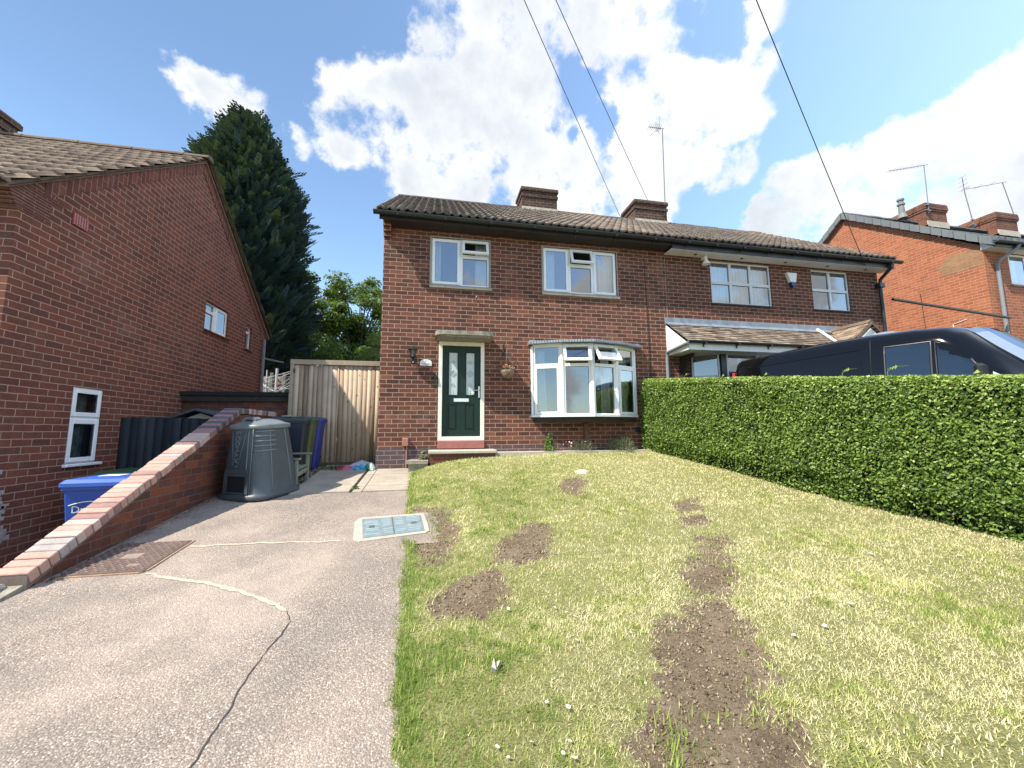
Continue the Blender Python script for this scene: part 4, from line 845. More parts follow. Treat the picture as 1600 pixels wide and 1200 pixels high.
# --- driveway
def drive_mat():
    t = NT('exposed_aggregate_concrete'); oc = t.tc.outputs['Object']
    v = t.n('ShaderNodeTexVoronoi'); v.inputs['Scale'].default_value = 125; t.l(oc, v.inputs['Vector'])
    v2 = t.n('ShaderNodeTexVoronoi'); v2.inputs['Scale'].default_value = 48; t.l(oc, v2.inputs['Vector'])
    sp = t.n('ShaderNodeSeparateColor'); t.l(v.outputs['Color'], sp.inputs[0])
    c = t.ramp(sp.outputs[0], [(0, (.17,.137,.118)), (.3, (.27,.22,.19)), (.6, (.37,.305,.262)), (.85, (.46,.39,.335)), (.97, (.66,.60,.54))])
    c = t.mix(t.ramp(v.outputs['Distance'], [(.2, (0,0,0)), (.75, (.9,.9,.9))]), c, (.17,.14,.115))
    big = t.noise(.8, 6, .65); c = t.mix(t.ramp(big, [(.42, (0,0,0)), (.62, (.45,.45,.45))]), c, (.50,.405,.33))
    c = t.mix(t.ramp(t.noise(2.3, 6, .7), [(.47, (0,0,0)), (.66, (.5,.5,.5))]), c, (.20,.175,.155))
    t.set(Base_Color=c, Roughness=.93); t.b.inputs['Specular IOR Level'].default_value = .2
    h = t.math('ADD', t.math('MULTIPLY', v.outputs['Distance'], -1.0), t.math('MULTIPLY', v2.outputs['Distance'], -.5)); t.bump(h, .8, .006)
    return t.m
M_DRIVE = drive_mat()
def drive_z(X, Y): return G*Y+.006*(fbm(X*1.3, Y*1.3, 5)-.5)
dxs = np.linspace(-4.6, .16, 116); dys = np.linspace(-2.5, 6.08, 200)
drv = grid_mesh('driveway', dxs, dys, drive_z, M_DRIVE, mask=lambda X, Y: (X < edge_cut(Y, .05)+.05) & ((X > -2.86) | (Y < 3.62)))
def strip(name, pts, wid, mat, parent, zoff=.004, jit=.3, zf=drive_z, seed=0):
    rg = np.random.default_rng(seed); P0 = []
    for (p, q) in zip(pts, pts[1:]):
        n = max(2, int(math.hypot(q[0]-p[0], q[1]-p[1])/.03))
        for i in range(n): P0.append((p[0]+(q[0]-p[0])*i/n, p[1]+(q[1]-p[1])*i/n))
    P0.append(pts[-1]); P0 = np.array(P0, float); n = len(P0)
    P0 += rg.normal(0, .0022, P0.shape)
    P0 += (np.stack([fbm(np.arange(n)*.35, np.zeros(n)+seed, seed), fbm(np.arange(n)*.35, np.zeros(n)+seed+9, seed+3)], 1)-.5)*min(max(wid*3.2, .03), .045)
    T = np.gradient(P0, axis=0); T = nrm(T); Nn = np.stack([-T[:, 1], T[:, 0]], 1); w = wid*(.25+.5*rg.random(n)+1.0*fbm(np.arange(n)*.35, np.zeros(n)+seed*3.3, seed+7))*.5
    w[0] = w[-1] = wid*.08
    A = P0+Nn*w[:, None]; Bq = P0-Nn*w[:, None]
    V = np.concatenate([np.column_stack([A, zf(A[:, 0], A[:, 1])+zoff]), np.column_stack([Bq, zf(Bq[:, 0], Bq[:, 1])+zoff])])
    Fc = [(i, i+1, n+i+1, n+i) for i in range(n-1)]
    return fast_mesh(name, V, Fc, np.zeros(len(V)), mat, parent)
M_CRACK = P('crack_dark', (.055,.042,.035), .95); M_MORT = P('pale_mortar_repair', (.47,.39,.30), .95, .12, 9, .5, 120)
strip('crack', [(-.97, 1.5), (-.90, 1.95), (-.90, 2.13), (-.91, 2.36), (-.90, 2.66), (-.86, 2.89)], .006, M_CRACK, drv, seed=1)
strip('crack', [(-.86, 2.89), (-.90, 2.96), (-.93, 3.02)], .006, M_CRACK, drv, seed=2)
strip('mortar_line', [(-.93, 3.03), (-1.1, 3.16), (-1.5, 3.46), (-1.85, 3.60), (-2.2, 3.78)], .034, M_MORT, drv, seed=3)
strip('mortar_line', [(-2.20, 4.30), (-1.62, 4.30), (-1.1, 4.24), (-.84, 4.22)], .028, M_MORT, drv, seed=4)
strip('crack', [(-1.70, 2.62), (-1.62, 2.64)], .003, M_CRACK, drv, seed=6)
# surface slabs beyond the drive
M_SLAB = P('paving_slab', (.36,.31,.25), .92, .16, 3, .5, 110)
sb = MB()
def slab(x0, x1, ya, yb, dz=0, j=.0):
    b = .008; zz = lambda x, y: G*y+dz+.002
    q = [(x0+b+j, ya+b), (x1-b+j, ya+b), (x1-b, yb-b), (x0+b, yb-b)]
    sb.poly([(x, y, zz(x, y)+.012) for x, y in q])
    for i in range(4):
        p, r = q[i], q[(i+1) % 4]; sb.poly([(p[0], p[1], zz(*p)-.03), (r[0], r[1], zz(*r)-.03), (r[0], r[1], zz(*r)+.012), (p[0], p[1], zz(*p)+.012)])
for (ya, yb) in ((6.08, 6.40), (6.40, 7.22), (7.22, 7.68)):
    slab(-.98, -.34, ya, yb)
for (ya, yb) in ((6.08, 6.40), (6.40, 7.22), (7.22, 7.9)):
    slab(-1.12, -.98, ya, yb, -.006)
for (ya, yb) in ((6.08, 6.75), (6.75, 7.5), (7.5, 8.12)): slab(-1.95, -1.15, ya, yb, .004)
obj('paving', sb, M_SLAB)['kind'] = 'structure'
grid_mesh('path_base', np.linspace(-2.84, -.3, 20), np.linspace(6.06, 8.3, 18), lambda X, Y: G*Y-.012, P('path_soil', (.10,.085,.06), .95, .4, 8, .8, 60))
# gravel strip by the wall
rg = np.random.default_rng(4); n = 700; px = rg.uniform(-2.8, -1.97, n); py = rg.uniform(6.1, 8.05, n)
bv = [(1,0,0),(-1,0,0),(0,1,0),(0,-1,0),(0,0,.6),(0,0,-.6)]; bf = [(0,2,4),(2,1,4),(1,3,4),(3,0,4)]
X, Y = axes_from_normal(np.tile([[0., 0, 1]], (n, 1)), rg.random(n)*6.28)
V, Fc, T = scatter(bv, bf, np.column_stack([px, py, G*py]), X, Y, np.tile([[0., 0, 1]], (n, 1)), rg.uniform(.012, .03, n), rg.random(n))
fast_mesh('gravel', V, Fc, T, foliage('pebble', [(.10,.09,.07), (.22,.19,.15), (.34,.30,.25)], .9, 0, .2), None, 'stuff')
# concrete strip along the facade
g = MB(); g.prism([(1.14, 7.36), (4.35, 7.40), (4.42, 7.69), (1.14, 7.69)], 2, .9, 1.10); o = obj('path', g, M_CONC_P); o['kind'] = 'structure'
# door slabs
ds = thing('doorstep', 'grey stone doorstep slab on brick below the green door', 'step', (.5, 7.5, .95))
g = MB(); g.box(-.075, 1.16, 7.26, 7.69, 1.095, 1.155, bev=.012); obj('slab', g, M_CONC_P, ds)
g = MB(); g.box(-.045, 1.13, 7.30, 7.69, .80, 1.093); obj('riser', g, M_BRICK_W, ds)
g = MB(); g.prism([(-.47, 7.28), (-.078, 7.26), (-.078, 7.66), (-.40, 7.67)], 2, .93, .985); g.prism([(-.42, 7.32), (-.08, 7.30), (-.08, 7.66), (-.38, 7.66)], 2, .78, .928); tag(obj('lower_step', g, M_CONC), 'small low stone step left of the doorstep slab', 'step')
# --- dirt patches in the lawn
POLY = [[(-.22,5.2),(.16,5.03),(.27,4.32),(.22,3.84),(.09,3.53),(-.16,3.6),(-.22,4.3)],
 [(.58,3.62),(.80,3.92),(1.03,4.10),(1.17,4.03),(1.05,3.45),(.88,3.25),(.66,3.25),(.60,3.40)],
 [(-.02,2.96),(.13,3.07),(.43,3.21),(.58,2.96),(.54,2.76),(.35,2.64),(.07,2.73)],
 [(1.82,5.48),(2.1,5.57),(2.06,5.24),(1.82,4.86),(1.61,4.86)], [(2.71,4.24),(3.19,4.38),(2.89,3.97),(2.59,3.93)], [(2.47,3.81),(2.79,3.79),(2.59,3.53),(2.35,3.54)],
 [(2.4,3.29),(2.62,3.27),(2.32,2.98),(2.25,2.8),(2.02,2.45),(1.85,2.45),(1.73,2.54),(1.85,2.8),(2.09,2.99)],
 [(1.62,2.44),(1.86,2.44),(1.87,2.2),(1.80,2.0),(1.62,1.77),(1.45,1.55),(1.32,1.3),(.85,1.3),(.80,1.51),(.91,1.7),(1.05,1.83),(1.22,2.1),(1.35,2.3)],
 [(.74,2.60),(.88,2.60),(.90,2.50),(.76,2.50)]]
def poly_sd(X, Y, poly):
    """approximate signed distance, positive inside"""
    inside = np.zeros(X.shape, bool); dist = np.full(X.shape, 9.)
    n = len(poly)
    for i in range(n):
        x1, y1 = poly[i]; x2, y2 = poly[(i+1) % n]
        c = ((y1 > Y) != (y2 > Y)) & (X < (x2-x1)*(Y-y1)/((y2-y1)+1e-12)+x1); inside ^= c
        dx, dy = x2-x1, y2-y1; t = np.clip(((X-x1)*dx+(Y-y1)*dy)/(dx*dx+dy*dy), 0, 1); dist = np.minimum(dist, np.hypot(X-x1-t*dx, Y-y1-t*dy))
    return np.where(inside, dist, -dist)
def dirt(X, Y):
    sd = np.full(X.shape, -9.)
    for p in POLY: sd = np.maximum(sd, poly_sd(X, Y, p))
    return sd+.012+(fbm(X*6, Y*6, 31, 5)-.5)*.26+(fbm(X*24, Y*24, 33)-.5)*.16
def dryness(X, Y):
    t = X-edge_x(Y)
    d = .41+.44*np.clip((t-.5)/2.2, 0, 1)+(fbm(X*1.3, Y*1.3, 41)-.5)*.9+(fbm(X*5, Y*5, 43)-.5)*1.0+(fbm(X*16, Y*16, 45)-.5)*1.4
    d -= .30*np.exp(-(t/.35)**2); d += .45*np.exp(-((X-.9)**2/.12+(Y-1.95)**2/.12)); d += .5*np.exp(-((X-.38)**2/.02+(Y-4.6)**2/.2))+.5*np.exp(-((X-.36)**2/.02+(Y-3.75)**2/.05))
    d -= .35*np.exp(-((X-3.3)**2/.25+(Y-1.9)**2/.12)); d -= .28*np.exp(-((X-.9)**2/.5+(Y-5.0)**2/.8))-.15*np.exp(-((X-2.6)**2/.6+(Y-2.6)**2/.6))
    d += .4*np.clip((X-(4.4-.10*(Y-2.5)))/.5, 0, 1)
    sd = dirt(X, Y); d += .25*np.clip(1+sd*6, 0, 1)
    return np.clip(d, 0, 1)
def lawn_surf(X, Y): return lawn_z(X, Y)+.022*(fbm(X*2.2, Y*2.2, 51)-.5)+.010*(fbm(X*14, Y*14, 53)-.5)-.020*np.clip(dirt(X, Y)*12, 0, 1)+.010*np.clip(dirt(X, Y)*12, 0, 1)*fbm(X*40, Y*40, 57)*2
lt = NT('lawn_soil_and_thatch'); at = lt.n('ShaderNodeAttribute', attribute_name='tint'); oc = lt.tc.outputs['Object']
soil = lt.ramp(lt.math('ADD', lt.math('MULTIPLY', lt.noise(55, 6, .8), .6), lt.math('MULTIPLY', lt.noise(5, 5, .7), .4)), [(.28, (.068,.050,.033)), (.45, (.175,.132,.088)), (.60, (.29,.228,.155)), (.8, (.43,.35,.24))])
that = lt.ramp(lt.noise(90, 5, .75), [(.35, (.12,.12,.045)), (.55, (.30,.29,.12)), (.75, (.55,.49,.26))])
lt.set(Base_Color=lt.mix(lt.ramp(at.outputs['Fac'], [(.35, (0,0,0)), (.65, (1,1,1))]), that, soil), Roughness=.97); lt.b.inputs['Specular IOR Level'].default_value = .15
lt.bump(lt.noise(70, 6, .8), 1.0, .02)
lx = np.linspace(-.9, 7.2, 420); ly = np.linspace(-2.0, 7.42, 460)
lmask = lambda X, Y: (X > edge_cut(Y)-.01+.03*(fbm(Y*5, X*0, 3)-.5)) & ((Y < 7.28) | (X > 1.15)) & (X < 5.5)
lawn = grid_mesh('lawn', lx, ly, lawn_surf, lt.m, attrs=lambda X, Y: np.clip(.5+dirt(X, Y)*9, 0, 1), mask=lmask)
# --- grass blades
def blades(n, xr, yr, seed, hs, wid, straw_shift=0):
    rg = np.random.default_rng(seed); X = rg.uniform(*xr, n); Y = rg.uniform(*yr, n)
    t = X-edge_x(Y); keep = (X-edge_cut(Y) > -.015+.05*(fbm(Y*4, X*0, 5)-.5)) & ((Y < 7.28) | (X > 1.15)) & (X < 5.3)
    dd = dirt(X, Y); keep &= rg.random(n) < np.clip(.55-dd*5, .012, 1)
    dens = .15+1.3*fbm(X*9, Y*9, 61); keep &= rg.random(n) < dens
    X, Y = X[keep], Y[keep]; n = len(X); dr = dryness(X, Y)
    Z = lawn_surf(X, Y)-.002; yaw = rg.random(n)*6.283; lean = rg.uniform(.15, 1.1, n)+.35*dr; h = hs*(.35+1.1*rg.random(n)**1.5)*(.7+.7*fbm(X*6, Y*6, 63))*(1.15-.35*dr)*(1+.5*np.exp(-(t[keep]/.12)**2))
    w = wid*rg.uniform(.6, 1.3, n); cx, sx = np.cos(yaw), np.sin(yaw); px_, py_ = -sx, cx
    tip = np.column_stack([X+cx*h*np.sin(lean), Y+sx*h*np.sin(lean), Z+h*np.cos(lean)]); 
    a = np.column_stack([X-px_*w, Y-py_*w, Z]); b = np.column_stack([X+px_*w, Y+py_*w, Z])
    V = np.stack([a, b, tip], 1).reshape(-1, 3); Fc = np.arange(3*n).reshape(-1, 3)
    tint = np.clip(dr+rg.normal(0, .22, n), 0, 1); return V, Fc, np.repeat(tint, 3)
parts = [blades(95000, (-.25, 3.3), (1.35, 2.6), 1, .026, .0018), blades(105000, (-.35, 5.0), (2.2, 4.2), 2, .030, .0027), blades(110000, (-.45, 5.0), (4.0, 7.42), 3, .034, .0042), blades(85000, (1.2, 4.9), (1.0, 3.2), 4, .027, .0021), blades(30000, (-1, 5), (-1, 1.4), 5, .035, .004)]
# long tufts
def tufts(spots, seed, hs=.06, n=16, r=.03, tint=(.15, .45), wid=.003):
    rg = np.random.default_rng(seed); c = np.repeat(np.array(spots, float), n, 0); m = len(c); c += rg.normal(0, r, c.shape)
    Z = lawn_surf(c[:, 0], c[:, 1])-.002; yaw = rg.random(m)*6.28; lean = rg.uniform(.05, .8, m); h = hs*rg.uniform(.5, 1.3, m); w = wid*rg.uniform(.6, 1.3, m)
    cx, sx = np.cos(yaw), np.sin(yaw); a = np.column_stack([c[:, 0]+sx*w, c[:, 1]-cx*w, Z]); b = np.column_stack([c[:, 0]-sx*w, c[:, 1]+cx*w, Z]); tip = np.column_stack([c[:, 0]+cx*h*np.sin(lean), c[:, 1]+sx*h*np.sin(lean), Z+h*np.cos(lean)])
    return np.stack([a, b, tip], 1).reshape(-1, 3), np.arange(3*m).reshape(-1, 3), np.repeat(rg.uniform(*tint, m), 3)
parts.append(tufts([(1.25, 1.62), (1.32, 1.58), (1.40, 1.60), (1.18, 1.64), (1.1, 1.70), (1.45, 1.56)], 6, .055, 12, .02))
parts.append(tufts([(1.02, 1.60), (.98, 1.66), (.95, 1.58), (1.05, 1.52), (.90, 1.75), (1.0, 1.9), (.93, 1.50)], 7, .06, 26, .03, (.1, .35)))
parts.append(tufts([(1.36, 2.2), (1.62, 2.28), (1.42, 1.88), (1.5, 1.8), (1.6, 1.95), (1.28, 2.28), (1.7, 2.1), (1.55, 1.70), (1.45, 1.74), (1.38, 1.82), (1.66, 1.84)], 8, .04, 6, .012))
parts.append(tufts([(2.15, 3.0), (2.2, 2.75), (2.35, 3.1), (2.5, 3.3), (2.0, 2.9), (2.1, 2.6), (1.75, 2.5)], 9, .05, 30, .05, (.1, .4)))
rg = np.random.default_rng(10); ye = rg.uniform(1.3, 7.2, 170); parts.append(tufts(np.column_stack([edge_cut(ye)+rg.uniform(-.01, .08, 170), ye]), 11, .05, 14, .025, (.0, .5)))
V = []; Fc = []; T = []; k = 0
for (a, b, c) in parts: V.append(a); Fc.append(b+k); T.append(c); k += len(a)
fast_mesh('grass', np.concatenate(V), np.concatenate(Fc), np.concatenate(T), M_GRASS, None, 'stuff')
# debris of straw on dirt
rg = np.random.default_rng(12); n = 26000; X = rg.uniform(-.2, 3.2, n); Y = rg.uniform(1.3, 5.6, n); k = (dirt(X, Y) > .0) & (X > edge_cut(Y)+.02); X, Y = X[k], Y[k]; n = len(X)
yw = rg.random(n)*6.28; h = rg.uniform(.008, .03, n); Z = lawn_surf(X, Y)+.003; cx, sx = np.cos(yw), np.sin(yw); w = .0012
V = np.stack([np.column_stack([X+sx*w, Y-cx*w, Z]), np.column_stack([X-sx*w, Y+cx*w, Z]), np.column_stack([X+cx*h, Y+sx*h, Z+rg.uniform(0, .006, n)])], 1).reshape(-1, 3)
fast_mesh('dry_clippings', V, np.arange(3*n).reshape(-1, 3), np.repeat(rg.uniform(0, 1, n), 3), foliage('straw', [(.10,.065,.04), (.24,.17,.11), (.42,.33,.22)], .9, .1, .1), None, 'stuff')
# daisies
dz = [(.49,2.65),(.78,2.58),(.84,2.51),(.87,2.46),(.92,2.52),(1.22,2.5),(.80,2.24),(.53,1.89),(.61,1.84),(.41,1.71),(.56,1.68),(.52,1.64),(.27,1.73),(.31,1.68),(.55,1.60),(2.24,1.99),(1.97,1.98),(2.38,2.04),(3.43,2.67),(3.32,2.94),(3.69,2.79),(4.07,2.5),(2.56,2.14),(2.2,2.0),(3.0,3.2),(3.1,2.6)]
dm = MB()
for k in range(11): a = k*2*math.pi/11; c, s_ = math.cos(a), math.sin(a); dm.poly([(.003*c, .003*s_, .022), (.012*c-.004*s_, .012*s_+.004*c, .024), (.014*c, .014*s_, .023), (.012*c+.004*s_, .012*s_-.004*c, .024)])
ym = MB(); ym.lathe([(.0045,.021), (.0045,.025), (.002,.028), (0,.028)], (0, 0, 0), 8); sm_ = MB(); sm_.tube([(0, 0, -.005), (0, 0, .021)], .001, 4)
M_YEL = P('daisy_yellow', (.75,.55,.05), .6)
d1 = thing('daisy', 'tiny white daisy flower in the lawn grass', 'daisy', (0, 0, 0), 'daisies scattered in the lawn')
pe = obj('petals', dm, M_WHITE, d1); ce = obj('centre', ym, M_YEL, d1); st_ = obj('stem', sm_, M_PLANT, d1)
for i, (x, y) in enumerate(dz):
    if i == 0: d = d1
    else:
        d = d1.copy(); COL.objects.link(d)
        for ch in (pe, ce, st_): c = ch.copy(); COL.objects.link(c); c.parent = d
    d.location = (x, y, float(lawn_surf(np.array([x]), np.array([y]))[0])+.008); d.rotation_euler = (random.uniform(-.2, .5), random.uniform(-.3, .3), i); s_ = random.uniform(.5, .85); d.scale = (s_,)*3
g = MB(); g.lathe([(0,.05), (.05,.045), (.10,.02), (.12,-.01)], (2.24, 5.82, .86), 9); tag(obj('stone', g, P('pale_stone', (.48,.42,.32), .9, .2, 20, .6, 60)), 'pale flat stone lying in the lawn above the smallest dirt patch', 'stone')
g = MB()
for i in range(7): a = i*.9; g.poly([(.34, 2.16, .285), (.34+.04*math.cos(a), 2.16+.04*math.sin(a), .30+.012*(i % 3)), (.34+.035*math.cos(a+.5), 2.16+.035*math.sin(a+.5), .285+.02*(i % 2))])
tag(obj('crumpled_leaf', g, P('dead_leaf', (.34,.32,.29), .9, .3, 30)), 'crumpled grey dead leaf lying on the lawn', 'leaf')
# ================================================================== HEDGE
def hx(Y): return np.interp(Y, [-1, 1, 2.55, 3.91, 7.44], [5.9, 5.35, 4.87, 4.55, 4.25])
def hzt(Y): return np.interp(Y, [-1, 1, 2.4, 3.76, 5.12, 7.6], [1.50, 1.74, 1.925, 2.09, 2.265, 2.55])
hz0 = lambda Y: lawn_z(hx(Y), Y)
hedge = thing('hedge', 'clipped green privet hedge between lawn and neighbouring drive', 'hedge', (4.9, 4.5, .7)); HT = .62
rg = np.random.default_rng(21)
def hedge_leaves(n, yr, size, seed):
    rg = np.random.default_rng(seed); Y = rg.uniform(*yr, n); zt, zb = hzt(Y), hz0(Y); H = zt-zb; S = rg.random(n)
    face = S < .72; top = (S >= .72) & (S < .93); back = S >= .93
    v = rg.random(n); X = hx(Y).copy(); Z = zb+H*(v**.95); N0 = np.zeros((n, 3))
    lump = .05*(fbm(Y*2.2, Z*2.2, 71)-.5)*2+.03*(fbm(Y*8, Z*8, 73)-.5)*2
    round_ = .10*np.clip((Z-zt+.16)/.16, 0, 1)**2; low = .10*np.clip((zb+.32-Z)/.32, 0, 1)+.05*(fbm(Y*5, Z*0, 77))*np.clip((zb+.4-Z)/.4, 0, 1)
    X = X-lump+round_+low+rg.uniform(-.02, .05, n); N0[:, 0] = -1; N0[:, 2] = .35
    tx = rg.random(n)*HT; X = np.where(top, hx(Y)+tx, X); Z = np.where(top, zt+.035*(fbm(Y*3, tx*3, 75)-.5)+rg.uniform(-.04, .02, n)-.06*np.clip(1-tx/.08, 0, 1), Z)
    N0[top] = (-.25, 0, 1); X = np.where(back, hx(Y)+HT+rg.uniform(-.05, .02, n), X); N0[back] = (1, 0, .2)
    end = rg.random(n) < .05; Y = np.where(end & face, 7.56+rg.uniform(-.02, .02, n), Y); X = np.where(end & face, hx(7.5)+rg.random(n)*HT, X); N0[end & face] = (0, 1, .2)
    keep = ~((fbm(Y*2.3, Z*2.3, 91) > .64) & (rg.random(n) < .55) & ~top) & ~((Z < zb+.22) & (fbm(Y*4, Z*2, 93) > .5) & (rg.random(n) < .7))
    X, Y, Z, N0, top, zt = X[keep], Y[keep], Z[keep], N0[keep], top[keep], zt[keep]; n = len(X)
    N_ = nrm(N0+rg.normal(size=(n, 3))*.62); Xa, Ya = axes_from_normal(N_, rg.random(n)*6.28)
    bv = [(-.5, 0, 0), (-.1, -.27, .05), (.5, 0, -.04), (-.1, .27, .05)]; bf = [(0, 1, 2, 3)]
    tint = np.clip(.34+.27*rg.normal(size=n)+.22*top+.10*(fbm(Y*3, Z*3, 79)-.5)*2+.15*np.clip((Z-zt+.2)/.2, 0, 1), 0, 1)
    return scatter(bv, bf, np.column_stack([X, Y, Z]), Xa, Ya, N_, size*rg.uniform(.7, 1.3, n), tint)
ps = [hedge_leaves(64000, (.6, 3.4), .036, 1), hedge_leaves(82000, (3.3, 7.55), .037, 2), hedge_leaves(5000, (-1, .7), .06, 3)]
V = []; Fc = []; T = []; k = 0
for (a, b, c) in ps: V.append(a); Fc.append(b+k); T.append(c); k += len(a)
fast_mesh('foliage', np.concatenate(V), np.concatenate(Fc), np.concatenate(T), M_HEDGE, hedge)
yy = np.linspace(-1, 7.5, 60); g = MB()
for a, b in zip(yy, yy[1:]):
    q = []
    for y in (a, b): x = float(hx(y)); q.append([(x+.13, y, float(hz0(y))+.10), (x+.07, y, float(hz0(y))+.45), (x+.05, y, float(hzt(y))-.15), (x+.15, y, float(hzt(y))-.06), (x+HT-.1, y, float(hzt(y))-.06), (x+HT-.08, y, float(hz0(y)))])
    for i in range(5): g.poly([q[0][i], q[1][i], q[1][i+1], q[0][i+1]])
obj('shade_core', g, P('hedge_core_shade', (.012,.022,.008), .95, .3, 12, .8, 40), hedge)  # near-black core, the shade between the leaves put into its colour
g = MB(); rr = random.Random(5)
for i in range(48): y = -.6+i*.168; x = float(hx(y))+.26; z = float(hz0(y)); g.tube([(x, y, z-.02), (x-.06*rr.random(), y+.05*rr.random(), z+.3), (x-.1*rr.random(), y-.05, z+.7)], [.014, .01, .005], 5)
obj('stems', g, M_BARK, hedge)
for (y, s_) in ((6.35, 1), (4.75, .6), (3.75, 1.1), (3.35, 1.3), (2.4, .7), (5.5, .5), (2.75, .5)):
    g = MB(); x = float(hx(y))+.1; z = float(hzt(y)); g.tube([(x, y, z-.03), (x, y-.01, z+.05*s_), (x+.01, y-.06*s_, z+.085*s_), (x, y-.16*s_, z+.075*s_)], [.003, .003, .002, .001], 5)
    for k in range(4): g.poly([(x, y-.02*k*s_, z+.05*s_+.01*k), (x+.01, y-.02*k*s_-.01, z+.075*s_+.01*k), (x, y-.02*k*s_-.03, z+.08*s_), (x-.008, y-.02*k*s_-.012, z+.06*s_)])
    obj('stray_shoot', g, P('young_shoot', (.20,.26,.05), .6), hedge)
# ================================================================== garden plants by the bow window
def plant(label, c, r, h, n, sz, mat, seed, tint=(0, 1), spiky=False, fl=None):
    t = thing('garden_plant', label, 'plant', c)
    rg = np.random.default_rng(seed); g = MB()
    for i in range(14): a = rg.random()*6.28; q = r*rg.random()*.8; g.tube([(c[0], c[1], c[2]-.02), (c[0]+q*.5*math.cos(a), c[1]+q*.5*math.sin(a), c[2]+h*.5), (c[0]+q*math.cos(a), c[1]+q*math.sin(a), c[2]+h*.95)], .003, 4)
    obj('stems', g, M_BARK, t)
    D = nrm(rg.normal(size=(n, 3))); D[:, 2] = np.abs(D[:, 2]); rad = rg.random(n)**.45; pos = np.array(c)+D*rad[:, None]*np.array([r, r*.7, h])
    if spiky: Xa = nrm(D*np.array([1, 1, 1.6])+rg.normal(size=(n, 3))*.3); Nn = nrm(np.cross(Xa, rg.normal(size=(n, 3)))); Ya = np.cross(Nn, Xa); bv = [(-.5, -.05, 0), (.5, 0, 0), (-.5, .05, 0), (-.5, 0, .0)]
    else: Nn = nrm(D+rg.normal(size=(n, 3))*.6); Xa, Ya = axes_from_normal(Nn, rg.random(n)*6.28); bv = [(-.5, 0, 0), (0, -.25, .05), (.5, 0, -.05), (0, .25, .05)]
    V, Fc, T = scatter(bv, [(0, 1, 2, 3)], pos, Xa, Ya, Nn, sz*rg.uniform(.6, 1.4, n), rg.uniform(*tint, n)); fast_mesh('leaves', V, Fc, T, mat, t)
    if fl:
        m_, k, s2, reg = fl; D = nrm(rg.normal(size=(k, 3))); D[:, 2] = np.abs(D[:, 2]); pos = np.array(c)+D*np.array([r, r*.7, h])*1.02+np.array(reg); Nn = nrm(D+rg.normal(size=(k, 3))*.4); Xa, Ya = axes_from_normal(Nn, rg.random(k)*6.28)
        V, Fc, T = scatter([(-.5, 0, 0), (0, -.5, .1), (.5, 0, 0), (0, .5, .1)], [(0, 1, 2, 3)], pos, Xa, Ya, Nn, s2*rg.uniform(.7, 1.2, k), rg.random(k)); fast_mesh('flowers', V, Fc, T, m_, t)
    return t
plant('bushy bright green plant under the left end of the bow window', (2.22, 7.47, 1.10), .13, .36, 420, .05, M_PLANT, 1, (.3, 1))
plant('grey leaved plant with pink flowers under the bow window', (2.90, 7.48, 1.10), .32, .24, 700, .05, M_PLANT_G, 2, spiky=True, fl=(M_FL_P, 22, .035, (-.12, 0, 0)))
plant('rounded grey green lavender bush nearest the hedge', (3.72, 7.48, 1.10), .34, .30, 1500, .06, M_PLANT_G, 3, (0, .8), spiky=True)
plant('small pale leaved plant growing beside the doorstep slab', (-.15, 7.50, .99), .10, .15, 60, .07, M_PLANT_G, 4, (.5, 1))
plant('little yellow green weed in the slab joint', (-1.10, 6.25, .665), .07, .05, 50, .03, M_PLANT, 5, (.6, 1))
plant('low green weeds at the foot of the wooden gate', (-1.75, 7.75, .83), .22, .07, 160, .04, M_PLANT, 6, (0, .7))

# litter along the wall foot and small weeds
rg = np.random.default_rng(91); n = 420; Y = rg.uniform(3.7, 6.2, n); X = -2.84+np.abs(rg.normal(0, .05, n)); Nn = nrm(np.column_stack([rg.normal(0, .3, n), rg.normal(0, .3, n), np.ones(n)])); Xa, Ya = axes_from_normal(Nn, rg.random(n)*6.28)
V, Fc, T = scatter([(-.5, 0, 0), (0, -.3, .1), (.5, 0, 0), (0, .3, .1)], [(0, 1, 2, 3)], np.column_stack([X, Y, G*Y+.008]), Xa, Ya, Nn, rg.uniform(.01, .035, n), rg.random(n))
fast_mesh('leaf_litter', V, Fc, T, foliage('litter', [(.07,.05,.03), (.20,.15,.10), (.38,.33,.27)], .9, .1, .2), None, 'stuff')
rg = np.random.default_rng(92); n = 500; X = rg.uniform(-2.6, -.3, n); Y = rg.uniform(1.5, 6, n); k = X < edge_cut(Y)-.02; X, Y = X[k], Y[k]; n = len(X); Nn = np.tile([[0., 0, 1]], (n, 1)); Xa, Ya = axes_from_normal(Nn, rg.random(n)*6.28)
V, Fc, T = scatter([(1,0,0),(-1,0,0),(0,1,0),(0,-1,0),(0,0,.6),(0,0,-.6)], [(0,2,4),(2,1,4),(1,3,4),(3,0,4)], np.column_stack([X, Y, G*Y+.004]), Xa, Ya, Nn, rg.uniform(.002, .006, n), rg.random(n))
fast_mesh('loose_grit', V, Fc, T, foliage('grit', [(.20,.17,.14), (.42,.37,.32), (.62,.58,.52)], .9, 0, .2), None, 'stuff')

